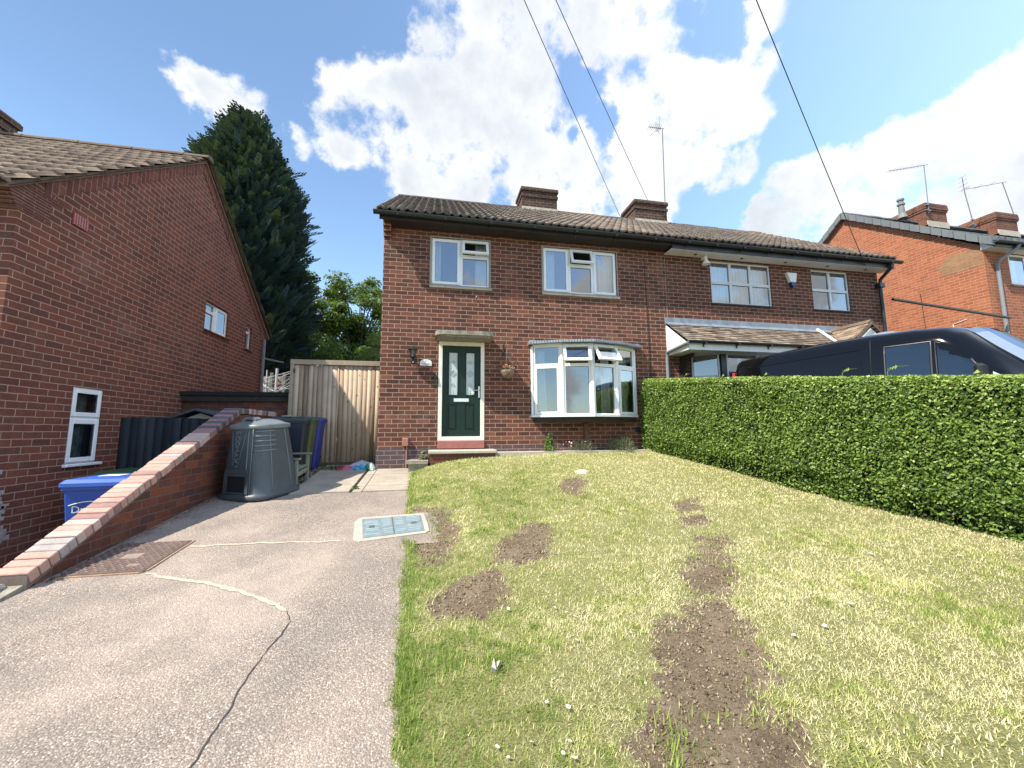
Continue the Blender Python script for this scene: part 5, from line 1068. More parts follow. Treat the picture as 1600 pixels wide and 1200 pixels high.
# soil crumbs on the bare patches
rg = np.random.default_rng(93); n = 60000; X = rg.uniform(-.25, 3.2, n); Y = rg.uniform(1.3, 5.6, n); k = (dirt(X, Y)+rg.normal(0, .02, n) > .01) & (X > edge_cut(Y)+.02); X, Y = X[k], Y[k]; n = len(X); sc = .0025+.009*rg.random(n)**4
Nn = nrm(rg.normal(size=(n, 3))); Xa, Ya = axes_from_normal(Nn, rg.random(n)*6.28)
V, Fc, T = scatter([(1,0,-.5),(-.6,.9,-.5),(-.5,-1,-.4),(.1,.1,1)], [(0,1,3),(1,2,3),(2,0,3),(0,2,1)], np.column_stack([X, Y, lawn_surf(X, Y)+.3*sc]), Xa, Ya, Nn, sc, rg.random(n))
fast_mesh('soil_crumbs', V, Fc, T, foliage('soil_crumb', [(.08,.058,.04), (.18,.135,.09), (.27,.21,.145), (.39,.32,.225)], .95, 0, .1), None, 'stuff')
# ================================================================== GARDEN WALL beside the drive
gwl = thing('garden_wall', 'sloping brick retaining wall with pink brick-on-edge coping between drive and lower yard', 'wall', (-2.96, 5.2, 0))
wx0, wx1 = -3.08, -2.85
def wtop(y): return .50+(y-3.62)*(1.867-.50)/(6.68-3.62) if y < 6.68 else 1.867
g = MB(); t_ = .085
pts = [(3.70, -.7), (3.70, wtop(3.70)-t_), (6.66, wtop(6.66)-t_), (8.12, 1.867-t_), (8.12, -.4)]
g.prism(pts, 0, wx0+.012, wx1-.012); obj('wall_body', g, M_BRICK_W, gwl)
g = MB(); ang = math.atan2(1.867-.50, 6.68-3.62); ca, sa = math.cos(ang), math.sin(ang); L = (6.68-3.62)/ca; n = int(L/.0815); rr = random.Random(9)
for i in range(n):
    s0 = i*L/n+.004; s1 = (i+1)*L/n-.004; j = rr.uniform(-.004, .004); jx = rr.uniform(-.006, .006)
    yb, zb = 3.62, .50
    def Fc_(x, s_, h): return (x, yb+s_*ca-h*sa, zb+s_*sa+h*ca)
    k = i/n; g.cur = (4 if rr.random() < .28 else 2 if rr.random() < .6 else 1) if k > .62 else (rr.choice([0, 0, 0, 1, 1, 3, 2]))
    g.box(wx0+jx, wx1+jx, s0, s1, -t_+j, j, lambda x, s_, h: Fc_(x, s_, h), .006)
for i in range(17):
    y = 6.70+i*.083; g.cur = rr.choice([4, 2, 2, 4, 1]); g.box(wx0+rr.uniform(-.004, .004), wx1+rr.uniform(-.004, .004), y, y+.075, 1.867-t_, 1.867+rr.uniform(-.004, .003), bev=.006)
obj('coping', g, M_COPING, gwl)
g = MB(); g.prism([(3.63, .38), (6.66, wtop(6.66)-.062), (6.66, wtop(6.66)-.012), (3.63, .50-.012)], 0, wx0+.008, wx1-.008); g.prism([(6.67, 1.80), (8.11, 1.80), (8.11, 1.858), (6.67, 1.858)], 0, wx0+.008, wx1-.008); obj('coping_mortar', g, P('coping_mortar', (.16,.12,.10), .9, .2, 30), gwl)
g = MB(); rr = random.Random(4)
g.prism([(3.30, .30), (3.62, .36), (3.62, .42), (3.34, .36)], 0, -3.3, -2.87); g.box(-3.25, -2.95, 3.48, 3.62, .36, .445, bev=.02); obj('broken_end', g, M_CONC, gwl)
g = MB()
for i in range(22): y = 1.0+i*.118; x = -2.93-.02*math.sin(i); g.box(x-.23, x, y, y+.108, G*y-.12, G*y+.035, bev=.008)
tag(obj('brick_edging', g, M_BRICK_W), 'low dark brick edging along the near left side of the drive', 'edging')
# ================================================================== MANHOLES
mh = thing('manhole_cover', 'bright galvanised manhole cover in pale concrete beside the lawn', 'manhole cover', (-.4, 4.55, .48)); sg = lambda y: G*y
g = MB()
def gpoly(pts, z0, z1):
    g.mesh([(x, y, G*y+z0) for x, y in pts]+[(x, y, G*y+z1) for x, y in pts], [tuple(range(len(pts)))[::-1], tuple(range(len(pts), 2*len(pts)))]+[(i, (i+1) % len(pts), len(pts)+(i+1) % len(pts), len(pts)+i) for i in range(len(pts))])
gpoly([(-.83, 4.75), (-.75, 4.24), (-.68, 4.17), (-.06, 4.31), (-.02, 4.36), (-.04, 4.60), (-.09, 4.95), (-.18, 4.96), (-.80, 4.90)], -.02, .009); obj('concrete_collar', g, P('new_concrete', (.43,.365,.30), .95, .10, 8, .4, 120), mh)
g = MB(); A_, B_, C_, D_ = (-.765, 4.83), (-.125, 4.89), (-.070, 4.365), (-.660, 4.245); gpoly([A_, B_, C_, D_], .0, .014); cov = obj('cover', g, P('galvanised_steel', (.25,.32,.34), .5, .14, 10, .15, 60, metal=.35), mh)
def bil(u, v): return tuple((1-v)*((1-u)*A_[i]+u*B_[i])+v*((1-u)*D_[i]+u*C_[i]) for i in (0, 1))
def rib(u0, u1, v0, v1, mat_h=.018):
    gpoly([bil(u0, v0), bil(u1, v0), bil(u1, v1), bil(u0, v1)], .013, mat_h)
g = MB(); rr = random.Random(2)
for i in range(9):
    v = .08+i*.098
    for (ua, ub) in ((.03, .28), (.31, .485), (.515, .70), (.73, .97)):
        if rr.random() < .85: rib(ua+rr.uniform(0, .03), ub-rr.uniform(0, .03), v, v+.028)
obj('ribs', g, P('galvanised_bright', (.42,.50,.51), .45, .1, 10, metal=.3), cov)
g = MB(); rib(.492, .508, .02, .98, .0165)
for u in (.15, .85): rib(u-.045, u+.045, .44, .56, .020)
obj('key_slots', g, P('slot_dark', (.09,.11,.11), .6), cov)
mh2 = thing('manhole_cover', 'rusty brown chequered manhole cover close to the garden wall', 'manhole cover', (-2.5, 4.1, .44))
A_, B_, C_, D_ = (-2.80, 4.44), (-2.235, 4.44), (-2.235, 3.80), (-2.80, 3.80)
g = MB(); gpoly([(-2.82, 4.46), (-2.215, 4.46), (-2.215, 3.83), (-2.26, 3.78), (-2.82, 3.78)], -.02, .008); obj('frame', g, P('rust_edge', (.30,.19,.13), .85, .2, 20, .4, 60), mh2)
g = MB(); gpoly([A_, B_, C_, D_], .0, .013); cov = obj('cover', g, P('rusted_iron', (.13,.09,.075), .8, .25, 12, .4, 80, metal=.2), mh2)
g = MB()
for i in range(17):
    for j in range(17):
        if (i+j) % 2 == 0 and not (6 <= i <= 10 and 6 <= j <= 10) and (i, j) not in ((4, 13), (3, 12)): rib(.03+i*.0555, .03+i*.0555+.042, .03+j*.0555, .03+j*.0555+.028, .0175)
obj('chequer_pattern', g, P('worn_iron', (.24,.17,.14), .7, .2, 20, metal=.2), cov)
g = MB(); rib(.38, .62, .42, .58, .0155); rib(.16, .27, .16, .24, .0155); rib(.66, .80, .76, .84, .0155); obj('key_plates', g, P('polished_plate', (.34,.26,.22), .55, .2, 20, metal=.3), cov)
# ================================================================== COMPOST BIN
def rounded_sq(r, k, z, cx, cy, sx=1, sy=1, n=40, p=3.2):
    out = []
    for i in range(n):
        th = 2*math.pi*i/n; c, s_ = math.cos(th), math.sin(th); q = (abs(c)**p+abs(s_)**p)**(-1/p); out.append((cx+r*q*c*sx, cy+r*q*s_*sy, z))
    return out
def loft(mb, rings, cap0=True, cap1=True):
    n = len(rings[0]); base = len(mb.v)
    for r in rings: mb.v += [tuple(p) for p in r]
    for i in range(len(rings)-1):
        for j in range(n): mb.f.append((base+i*n+j, base+i*n+(j+1) % n, base+(i+1)*n+(j+1) % n, base+(i+1)*n+j)); mb.mi.append(mb.cur)
    if cap0: mb.f.append(tuple(base+j for j in range(n))[::-1]); mb.mi.append(mb.cur)
    if cap1: mb.f.append(tuple(base+(len(rings)-1)*n+j for j in range(n))); mb.mi.append(mb.cur)
M_COMP = P('grey_compost_plastic', (.062,.074,.080), .42, .12, 5, .12, 90); M_COMP_HI = P('compost_plastic_highlight', (.15,.17,.175), .42, .12, 6)  # lighter copy paints the highlight on ribs, letters, louvres and lid
M_DEEP = P('hatch_shade_black', (.006,.006,.006), .9)
cbn = thing('compost_bin', 'tall dark grey plastic compost bin with open hatch standing against the garden wall', 'compost bin', (0, 0, 0))
# local: front faces -Y, base centre at origin
g = MB()
prof = [(.405, 0), (.43, .005), (.43, .045), (.41, .07), (.395, .085), (.375, .30), (.352, .50), (.318, .74), (.300, .88), (.296, .90)]
def sec(r, z): return rounded_sq(r, 0, z, 0, 0, 1.0, 1.0, 48, 3.6)
loft(g, [sec(r, z) for r, z in prof]); obj('body', g, M_COMP, cbn, smooth=True)
def yfront(z): return -np.interp(z, [p[1] for p in prof[4:]], [p[0] for p in prof[4:]])
def fp(x, z, o=0): return (x, float(yfront(z))-o, z)
def plate(mb, poly, o0, o1):
    n = len(poly); mb.mesh([fp(x, z, o0) for x, z in poly]+[fp(x, z, o1) for x, z in poly], [tuple(range(n, 2*n))]+[(i, (i+1) % n, n+(i+1) % n, n+i) for i in range(n)])
g = MB(); plate(g, [(-.20, .34), (.20, .34), (.20, .385), (-.20, .385)], 0, .022)
for (a, b, c, d) in ((-.215, -.162, .085, .34), (.162, .215, .085, .34), (-.162, .162, .302, .34), (-.155, .155, .085, .105)): plate(g, [(a, c), (b, c), (b, d), (a, d)], 0, .014)
obj('hatch_frame', g, M_COMP, cbn)
g = MB(); plate(g, [(-.160, .108), (.160, .108), (.155, .30), (-.155, .30)], .001, .003); obj('hatch_shade', g, M_DEEP, cbn)  # black plate on the uncut body, painted as the shade inside the hatch
g = MB()
def edge(p, q, w=.008, o=.010):
    a, b = Vector(fp(*p)), Vector(fp(*q)); a.y -= o*.5; b.y -= o*.5; g.tube([a, b], w*.6, 6)
edge((-.155, .87), (-.085, .42)); edge((.10, .87), (-.005, .42)); edge((-.085, .42), (-.005, .42)); edge((-.155, .87), (.10, .87)); edge((.205, .89), (.235, .09))
obj('moulded_ribs', g, M_COMP_HI, cbn, smooth=True)
vs, fs = text_mesh('ECOMAX', .088, .006)
g = MB(); 
letters = 'ECOMAX'
for i, ch in enumerate(letters):
    vs, fs = text_mesh(ch, .105, .007); zc = .845-i*.070; k = 1.0-.03*i
    g.mesh([fp(-.048+(-.030+(y_))*k if False else -.012-.0*i-.035+(z_*0)+(y_-.03)*k, zc-x_*k, .008+z_) for (x_, y_, z_) in vs], fs)
obj('lettering', g, M_COMP_HI, cbn)
g = MB()
for i in range(5):   # louvres on the right front
        z = .86-i*.062; r = -float(yfront(z)); pts = rounded_sq(r+.004, 0, z, 0, 0, 1, 1, 96, 3.6); arc = [Vector(pts[j % 96]) for j in range(81, 95)]; g.tube(arc, [.002]+[.011]*12+[.002], 6)
obj('louvres', g, M_COMP_HI, cbn, smooth=True)
g = MB()
for j in (78, 90, 6):
    g.tube([Vector(rounded_sq(r+.001, 0, z, 0, 0, 1, 1, 96, 3.6)[j]) for r, z in prof[4:]], .008, 6)
obj('corner_ribs', g, M_COMP_HI, cbn, smooth=True)
g = MB(); loft(g, [sec(.312, .885), sec(.325, .892), sec(.325, .93), sec(.312, .945), sec(.27, .955), sec(.20, .99), sec(.10, 1.012), sec(.03, 1.016)]); lid = obj('lid', g, M_COMP_HI, cbn, smooth=True)
g = MB(); g.prism([(-.13, .985), (-.12, 1.02), (-.05, 1.045), (.05, 1.045), (.12, 1.02), (.13, .985), (.085, .985), (.05, 1.012), (-.05, 1.012), (-.085, .985)], 1, -.20, -.10); obj('lid_handle', g, M_COMP_HI, lid)
cbn.location = (-2.33, 6.20, G*6.20-.01); cbn.rotation_euler = (R(4), 0, R(-27)); cbn.scale = (.95, .95, 1.03)
# ================================================================== WHEELIE BINS
def wheelie(label, loc, rz, body_m, lid_m, w=.24, d=.26, h=.90, text=None, extras=None):
    t = thing('wheelie_bin', label, 'wheelie bin', (0, 0, 0))
    g = MB()
    def rs(w_, d_, z, yo=0): return [(x, y+yo, z) for x, y in ((-w_+.03, -d_), (w_-.03, -d_), (w_, -d_+.03), (w_, d_-.03), (w_-.03, d_), (-w_+.03, d_), (-w_, d_-.03), (-w_, -d_+.03))]
    loft(g, [rs(w*.80, d*.78, .03, .03), rs(w*.82, d*.80, .10, .025), rs(w*.97, d*.97, h-.10), rs(w*.98, d*.98, h-.06), rs(w*1.04, d*1.04, h-.055), rs(w*1.04, d*1.04, h-.02)])
    obj('body', g, body_m, t)
    g = MB(); L = [(x*1.07, y*1.07-.01, z) for x, y, z in rs(w, d, h-.018)]
    loft(g, [L, [(x, y, z+.035) for x, y, z in L], [(x*.93, y*.9+.01, z+.055+.012) for x, y, z in L], [(x*.75, y*.7+.03, z+.075) for x, y, z in L]]); lid = obj('lid', g, lid_m, t)
    g = MB(); g.tube([(-w*.9, d+.05, h-.03), (w*.9, d+.05, h-.03)], .014, 8); g.box(-w*.8, -w*.7, d, d+.05, h-.05, h-.01); g.box(w*.7, w*.8, d, d+.05, h-.05, h-.01); obj('handle', g, lid_m, t)
    for sx in (-1, 1):
        g = MB(); g.tube([(sx*(w*.80), d*.85, .09), (sx*(w*.80+.045), d*.85, .09)], .09, 18); obj('wheel', g, M_BLACK, t)
    if text:
        vs, fs = text_mesh(text, .10, .002); g = MB(); zt = .66
        g.mesh([(x_+text_x, -(d*.80+(d*.17)*((zt+y_-.10)/(h-.2)))-.002+.025*(1-(zt+y_)/h)-z_, zt+y_) for (x_, y_, z_) in vs], fs)
        ar = [Vector((text_x-.16+.32*i/14, -(d*.93)-.008, zt+.055+.055*math.sin(math.pi*(.12+.75*i/14)))) for i in range(15)]; g.tube(ar, .005, 5); obj('lettering', g, M_WHITE, t)
    if extras: extras(t, lid, w, d, h)
    t.location = loc; t.rotation_euler = (0, 0, rz); return t
text_x = -.05
M_BLUE = P('blue_bin_plastic', (.015,.065,.33), .4, .08, 4); M_BLUE_L = P('blue_bin_lid', (.03,.10,.42), .4, .08, 4); M_BLUED = P('deep_blue_bin_plastic', (.022,.035,.22), .45, .1, 4); M_NAVY = P('navy_bin_plastic', (.014,.018,.034), .45, .12, 4); M_LIDK = P('dark_bin_lid', (.030,.040,.045), .45, .15, 6)
M_GREENL = P('green_bin_lid', (.02,.08,.03), .5, .1, 5); M_OLIVE = P('olive_bin_plastic', (.07,.085,.03), .5, .12, 5); M_GREEND = P('dark_green_bin', (.02,.05,.025), .5, .1, 5)
def ex_label(t, lid, w, d, h):
    g = MB(); g.prism([(-.10, -.12), (.09, -.13), (.10, .02), (-.08, .03)], 2, h+.062, h+.066); obj('paper_label', g, M_WHITE, lid)
wheelie('blue wheelie bin with white council lettering in the lower yard behind the sloping wall', (-3.36, 5.14, .05), R(4), M_BLUE, M_BLUE_L, .28, .30, .94, text='Dudley', extras=ex_label)
wheelie('green lidded bin just behind the blue bin in the lower yard', (-3.72, 5.98, .02), R(2), M_GREEND, M_GREENL, .27, .26, .97)
def ex_a(t, lid, w, d, h):
    g = MB(); g.prism([(-.10, -.20), (.04, -.22), (.05, -.12), (-.08, -.10)], 2, h+.058, h+.064); obj('white_lid_label', g, M_WHITE, lid)
wheelie('navy wheelie bin with dark grey lid behind the compost bin, nearest of its row', (-2.30, 7.14, G*7.14), R(6), M_NAVY, M_LIDK, .25, .20, .94, extras=ex_a)
wheelie('olive green wheelie bin, middle one of the row in front of the gate', (-2.24, 7.50, G*7.5), R(92), M_OLIVE, M_GREENL, .18, .22, .91)
wheelie('deep blue wheelie bin standing closest to the wooden gate', (-2.22, 7.86, G*7.86), R(88), M_BLUED, M_BLUED, .18, .235, .88)
# ================================================================== BENCH
bn = thing('garden_bench', 'small weathered grey green timber bench half hidden behind the compost bin', 'bench', (-2.1, 6.65, G*6.65)); M_BW = P('weathered_timber', (.21,.22,.17), .85, .2, 10, .4, 60)
gb = lambda y: G*y
for y in (6.36, 6.88):
    z = gb(y)
    g = MB(); g.box(-1.965, -1.92, y-.025, y+.025, z, z+.42, bev=.005); obj('leg', g, M_BW, bn)
    g = MB(); g.prism([(-2.36, z), (-2.31, z), (-2.35, z+.62), (-2.40, z+.62)], 1, y-.02, y+.02); obj('leg', g, M_BW, bn)
    g = MB(); g.box(-2.37, -1.89, y-.035, y+.035, z+.42, z+.45, bev=.006); obj('armrest', g, M_BW, bn)
    g = MB(); g.box(-2.34, -1.965, y-.015, y+.015, z+.21, z+.25); obj('side_rail', g, M_BW, bn)
g = MB()
for i in range(5): x = -2.30+i*.075; g.box(x, x+.058, 6.38, 6.86, G*6.6+.25, G*6.6+.27, lambda x, y, z: (x, y, z+G*(y-6.6)), .004)
obj('seat', g, M_BW, bn); g = MB()
for i in range(3): z = .36+i*.1; g.box(-2.385, -2.365, 6.38, 6.86, G*6.6+z, G*6.6+z+.07, lambda x, y, z: (x, y, z+G*(y-6.6)), .004)
obj('backrest', g, M_BW, bn); g = MB(); g.box(-1.955, -1.925, 6.385, 6.855, G*6.6+.17, G*6.6+.23, lambda x, y, z: (x, y, z+G*(y-6.6)), .004); obj('front_rail', g, M_BW, bn)
# ================================================================== GATE
def wood_mat(name, cols, uscale=11.5):
    t = NT(name); sp = t.n('ShaderNodeSeparateXYZ'); t.l(t.tc.outputs['Object'], sp.inputs[0])
    at = t.n('ShaderNodeAttribute', attribute_name='tint')
    mp = t.n('ShaderNodeMapping'); mp.inputs['Scale'].default_value = (1, 1, .06); t.l(t.tc.outputs['Object'], mp.inputs[0])
    gr = t.noise(38, 5, .65, mp.outputs[0], .6); gr2 = t.noise(7, 3, .6, mp.outputs[0])
    f = t.math('ADD', t.math('MULTIPLY', gr, .5), t.math('ADD', t.math('MULTIPLY', gr2, .25), t.math('MULTIPLY_ADD', at.outputs['Fac'], .5, -.05)))
    c = t.ramp(f, [(.30, cols[0]), (.55, cols[1]), (.85, cols[2])])
    v = t.n('ShaderNodeTexVoronoi'); v.inputs['Scale'].default_value = 6.5; mp2 = t.n('ShaderNodeMapping'); mp2.inputs['Scale'].default_value = (1, 1, .75); t.l(t.tc.outputs['Object'], mp2.inputs[0]); t.l(mp2.outputs[0], v.inputs['Vector'])
    c = t.mix(t.ramp(v.outputs['Distance'], [(.05, (.95,)*3), (.14, (0,)*3)]), c, (.10,.05,.03))
    c = t.mix(t.math('MULTIPLY', t.ramp(t.noise(1.5, 4, .6), [(.45, (0,)*3), (.7, (1,)*3)]), .45), c, tuple(x*.6 for x in cols[1]))
    t.set(Base_Color=c, Roughness=.85); t.b.inputs['Specular IOR Level'].default_value = .2; t.bump(gr, .35, .004); return t.m
M_WOOD = wood_mat('pressure_treated_pine', [(.21,.14,.088), (.40,.295,.205), (.57,.455,.335)]); M_WOODP = wood_mat('pale_pine_frame', [(.34,.27,.20), (.48,.40,.31), (.60,.52,.42)])
def boards(name, mat, parent, x0, x1, y, z0, z1, bw, seed, thick=.02, lap=True, zj=.0, kind=None):
    rg = np.random.default_rng(seed); V = []; Fc = []; T = []; x = x0
    while x < x1-.01:
        w_ = min(bw*rg.uniform(.85, 1.15), x1-x); tn = rg.random(); yo = rg.uniform(-.002, .002); a, b = x+.002, x+w_-.002
        ya, yb = (y-thick, y-thick*.6) if lap else (y-thick, y-thick); zt = z1-rg.uniform(0, zj); zb_ = z0
        base = len(V); V += [(a, ya+yo, zb_), (b, yb+yo, zb_), (b, yb+yo, zt), (a, ya+yo, zt), (a, y+yo+.004, zb_), (b, y+yo+.004, zb_), (b, y+yo+.004, zt), (a, y+yo+.004, zt)]; T += [tn]*8
        Fc += [tuple(base+i for i in f) for f in ((0,1,2,3), (4,7,6,5), (0,3,7,4), (1,5,6,2), (3,2,6,7), (0,4,5,1))]; x += w_
    return fast_mesh(name, V, Fc, T, mat, parent, kind)
GY = 8.12
gt = thing('garden_gate', 'wide pair of feather-edged pale timber gates between house wall and bins', 'gate', (-1.83, GY, .86))
boards('board_panel', M_WOOD, gt, -2.60, -1.80, GY, .93, 2.775, .086, 1); boards('board_panel', M_WOOD, gt, -1.79, -1.03, GY, .93, 2.775, .086, 2)
g = MB(); g.box(-2.675, -1.015, GY-.045, GY+.03, 2.785, 2.878, bev=.004); o = obj('top_rail', g, M_WOODP, gt)
g = MB(); g.box(-2.672, -2.605, GY-.04, GY+.04, .85, 2.784, bev=.004); obj('gate_post', g, M_WOODP, gt)
g = MB(); g.box(-2.60, -1.03, GY+.006, GY+.03, 1.15, 1.25); g.box(-2.60, -1.03, GY+.006, GY+.03, 2.45, 2.55); obj('ledge_rail', g, M_WOOD, gt)
g = MB(); g.box(-2.612, -2.590, GY-.05, GY-.02, 2.62, 2.70); g.box(-2.612, -2.590, GY-.05, GY-.02, 1.72, 1.80); obj('hinge', g, M_BLACK, gt)
# ================================================================== crumpled bag of compost
cbg = thing('plastic_sack', 'crumpled red, blue and green plastic compost sack lying at the foot of the gate', 'plastic sack', (-1.32, 7.72, .82))
def lump(name, cx, cy, z0, rx, ry, h, mat, seed, parent):
    g = MB(); N1, N2 = 22, 9; rows = []
    for i in range(N2+1):
        ph = math.pi/2*i/N2; r = []
        for j in range(N1):
            th = 2*math.pi*j/N1; k = 1+.22*math.sin(3*th+seed)+.12*math.sin(7*th+seed*2+i)+.10*float(vnoise(j*.9, i*.9, seed)); r.append((cx+rx*k*math.cos(ph)*math.cos(th), cy+ry*k*math.cos(ph)*math.sin(th), z0+G*(cy-7.7)*0+h*math.sin(ph)*(1+.25*math.sin(2*th+seed))))
        rows.append(r)
    loft(g, rows); return obj(name, g, mat, parent)
sk_m = lambda n, c: P(n, c, .35, .12, 12, .5, 18)
lump('dark_red_end', -1.58, 7.70, .815, .13, .10, .06, sk_m('sack_red', (.30,.02,.05)), 1, cbg); lump('pink_band', -1.47, 7.68, .815, .12, .10, .075, sk_m('sack_pink', (.50,.12,.16)), 2, cbg)
lump('blue_band', -1.30, 7.68, .815, .14, .11, .09, sk_m('sack_blue', (.06,.30,.50)), 3, cbg); lump('green_band', -1.17, 7.68, .815, .09, .11, .09, sk_m('sack_green', (.03,.22,.11)), 4, cbg); lump('white_end', -1.09, 7.66, .815, .08, .10, .105, sk_m('sack_white', (.55,.62,.55)), 5, cbg)
g = MB(); g.mesh([(-1.50, 7.66, .885), (-1.16, 7.62, .90), (-1.10, 7.74, .93), (-1.27, 7.78, .985), (-1.40, 7.76, .94), (-1.30, 7.69, .955)], [(0, 1, 5), (1, 2, 5), (2, 3, 5), (3, 4, 5), (4, 0, 5)]); obj('silver_flap', g, sk_m('sack_silver', (.38,.42,.50)), cbg)
# ================================================================== lower yard: fence, storage box, outhouse
M_DKW = wood_mat('dark_stained_fence', [(.010,.013,.017), (.020,.026,.032), (.034,.042,.05)])
fn = thing('yard_fence', 'dark stained board fence across the lower yard', 'fence', (-3.8, 6.85, -.2))
boards('board_panel', M_DKW, fn, -4.49, -3.72, 6.85, -.35, 1.735, .115, 5, zj=.012); boards('board_panel', M_DKW, fn, -3.70, -3.10, 6.85, -.35, 1.725, .10, 6, zj=.015); g = MB(); g.box(-3.76, -3.70, 6.86, 6.92, -.35, 1.74); obj('fence_post', g, M_DKW, fn)
sbx = thing('storage_shed', 'small grey roofed plastic storage shed peeping over the dark fence', 'shed', (-3.8, 7.9, -.1))
g = MB(); g.prism([(-4.14, -.2), (-3.50, -.2), (-3.50, 1.70), (-3.84, 1.83), (-4.14, 1.70)], 1, 7.56, 8.5); obj('walls', g, P('beige_plastic', (.42,.38,.30), .6), sbx)
for (xa, xb, za, zb) in ((-4.22, -3.88, 1.735, 1.87), (-3.88, -3.42, 1.87, 1.74)):
    g = MB(); g.prism([(xa, za), (xb, zb), (xb, zb+.035), (xa, za+.035)], 1, 7.46, 8.6); obj('roof_panel', g, P('shed_grey_roof', (.065,.07,.09), .5), sbx)
oh = thing('outhouse', 'low flat black roofed brick outhouse between the left house and the gate', 'outhouse', (-3.6, 9, 0))
g = MB(); g.box(-4.49, -2.69, 8.24, 10.8, -.2, 2.08); obj('walls', g, M_BRICK_W, oh); g = MB(); g.box(-4.49, -2.66, 8.18, 10.9, 2.08, 2.17); obj('fascia', g, P('dark_fascia_board', (.035,.028,.025), .85, .3, 12), oh); g = MB(); g.box(-4.49, -2.64, 8.15, 10.95, 2.172, 2.255, bev=.01); obj('flat_roof', g, P('roofing_felt', (.012,.013,.015), .9), oh)
# airer + back fence
ar = thing('rotary_airer', 'white metal rotary clothes airer strung with coloured pegs behind the outhouse', 'clothes airer', (-4.45, 13, 1.4)); M_WM = P('airer_metal', (.55,.55,.56), .4, .1)
hub = Vector((-4.15, 13, 3.35)); g = MB(); g.tube([(-4.66, 13, 1.3), (-4.66, 13, 3.42)], .035, 8); g.tube([(-4.95, 13.1, 1.3), (-4.97, 13.1, 3.38)], .02, 6); obj('post', g, M_WM, ar)
g = MB(); C0 = Vector((-4.66, 13, 2.70))
for k in range(6): a = R(20+k*60); e = Vector((-4.66+1.35*math.cos(a), 13+1.35*math.sin(a), 3.22)); g.tube([C0, e], .012, 5)
for dz in (2.62, 2.78, 2.92): g.tube([(-5.7, 12.6, dz), (-3.4, 12.7, dz)], .012, 5)
g.tube([(-5.6, 12.6, 2.80), (-3.9, 12.6, 3.36)], .010, 5); g.tube([(-5.5, 12.6, 2.62), (-3.9, 12.6, 3.34)], .010, 5); g.tube([(-4.7, 12.6, 2.55), (-3.9, 12.6, 3.34)], .012, 5)
obj('arms_and_lines', g, M_WM, ar)
for i, (x, z, c) in enumerate(((-5.35, 2.60, (.75,.6,.25)), (-5.1, 2.62, (.7,.2,.12)), (-4.45, 2.93, (.7,.15,.1)), (-3.98, 2.62, (.75,.6,.2)), (-3.9, 2.80, (.7,.65,.5)), (-4.9, 2.80, (.55,.55,.6)), (-4.35, 2.78, (.6,.6,.55)), (-3.98, 3.1, (.6,.7,.7)))):
    g = MB(); g.box(x-.03, x+.03, 12.55, 12.58, z-.05, z+.04); obj('peg', g, P('peg_colour_%s' % 'abcdefgh'[i], c, .5), ar)
bf_ = thing('back_fence', 'old grey board fence below the dark conifer behind the clothes airer', 'fence', (-5.5, 15, 1.4)); boards('board_panel', wood_mat('old_grey_fence', [(.08,.085,.075), (.13,.135,.12), (.18,.185,.165)]), bf_, -8.5, -1.4, 15, 1.2, 3.45, .14, 8, zj=.03)
g = MB()
for x in (-7.3, -5.5, -5.1, -3.7, -1.9): g.box(x-.04, x+.04, 14.86, 14.95, 1.2, 3.55)
obj('fence_post', g, M_BW, bf_)
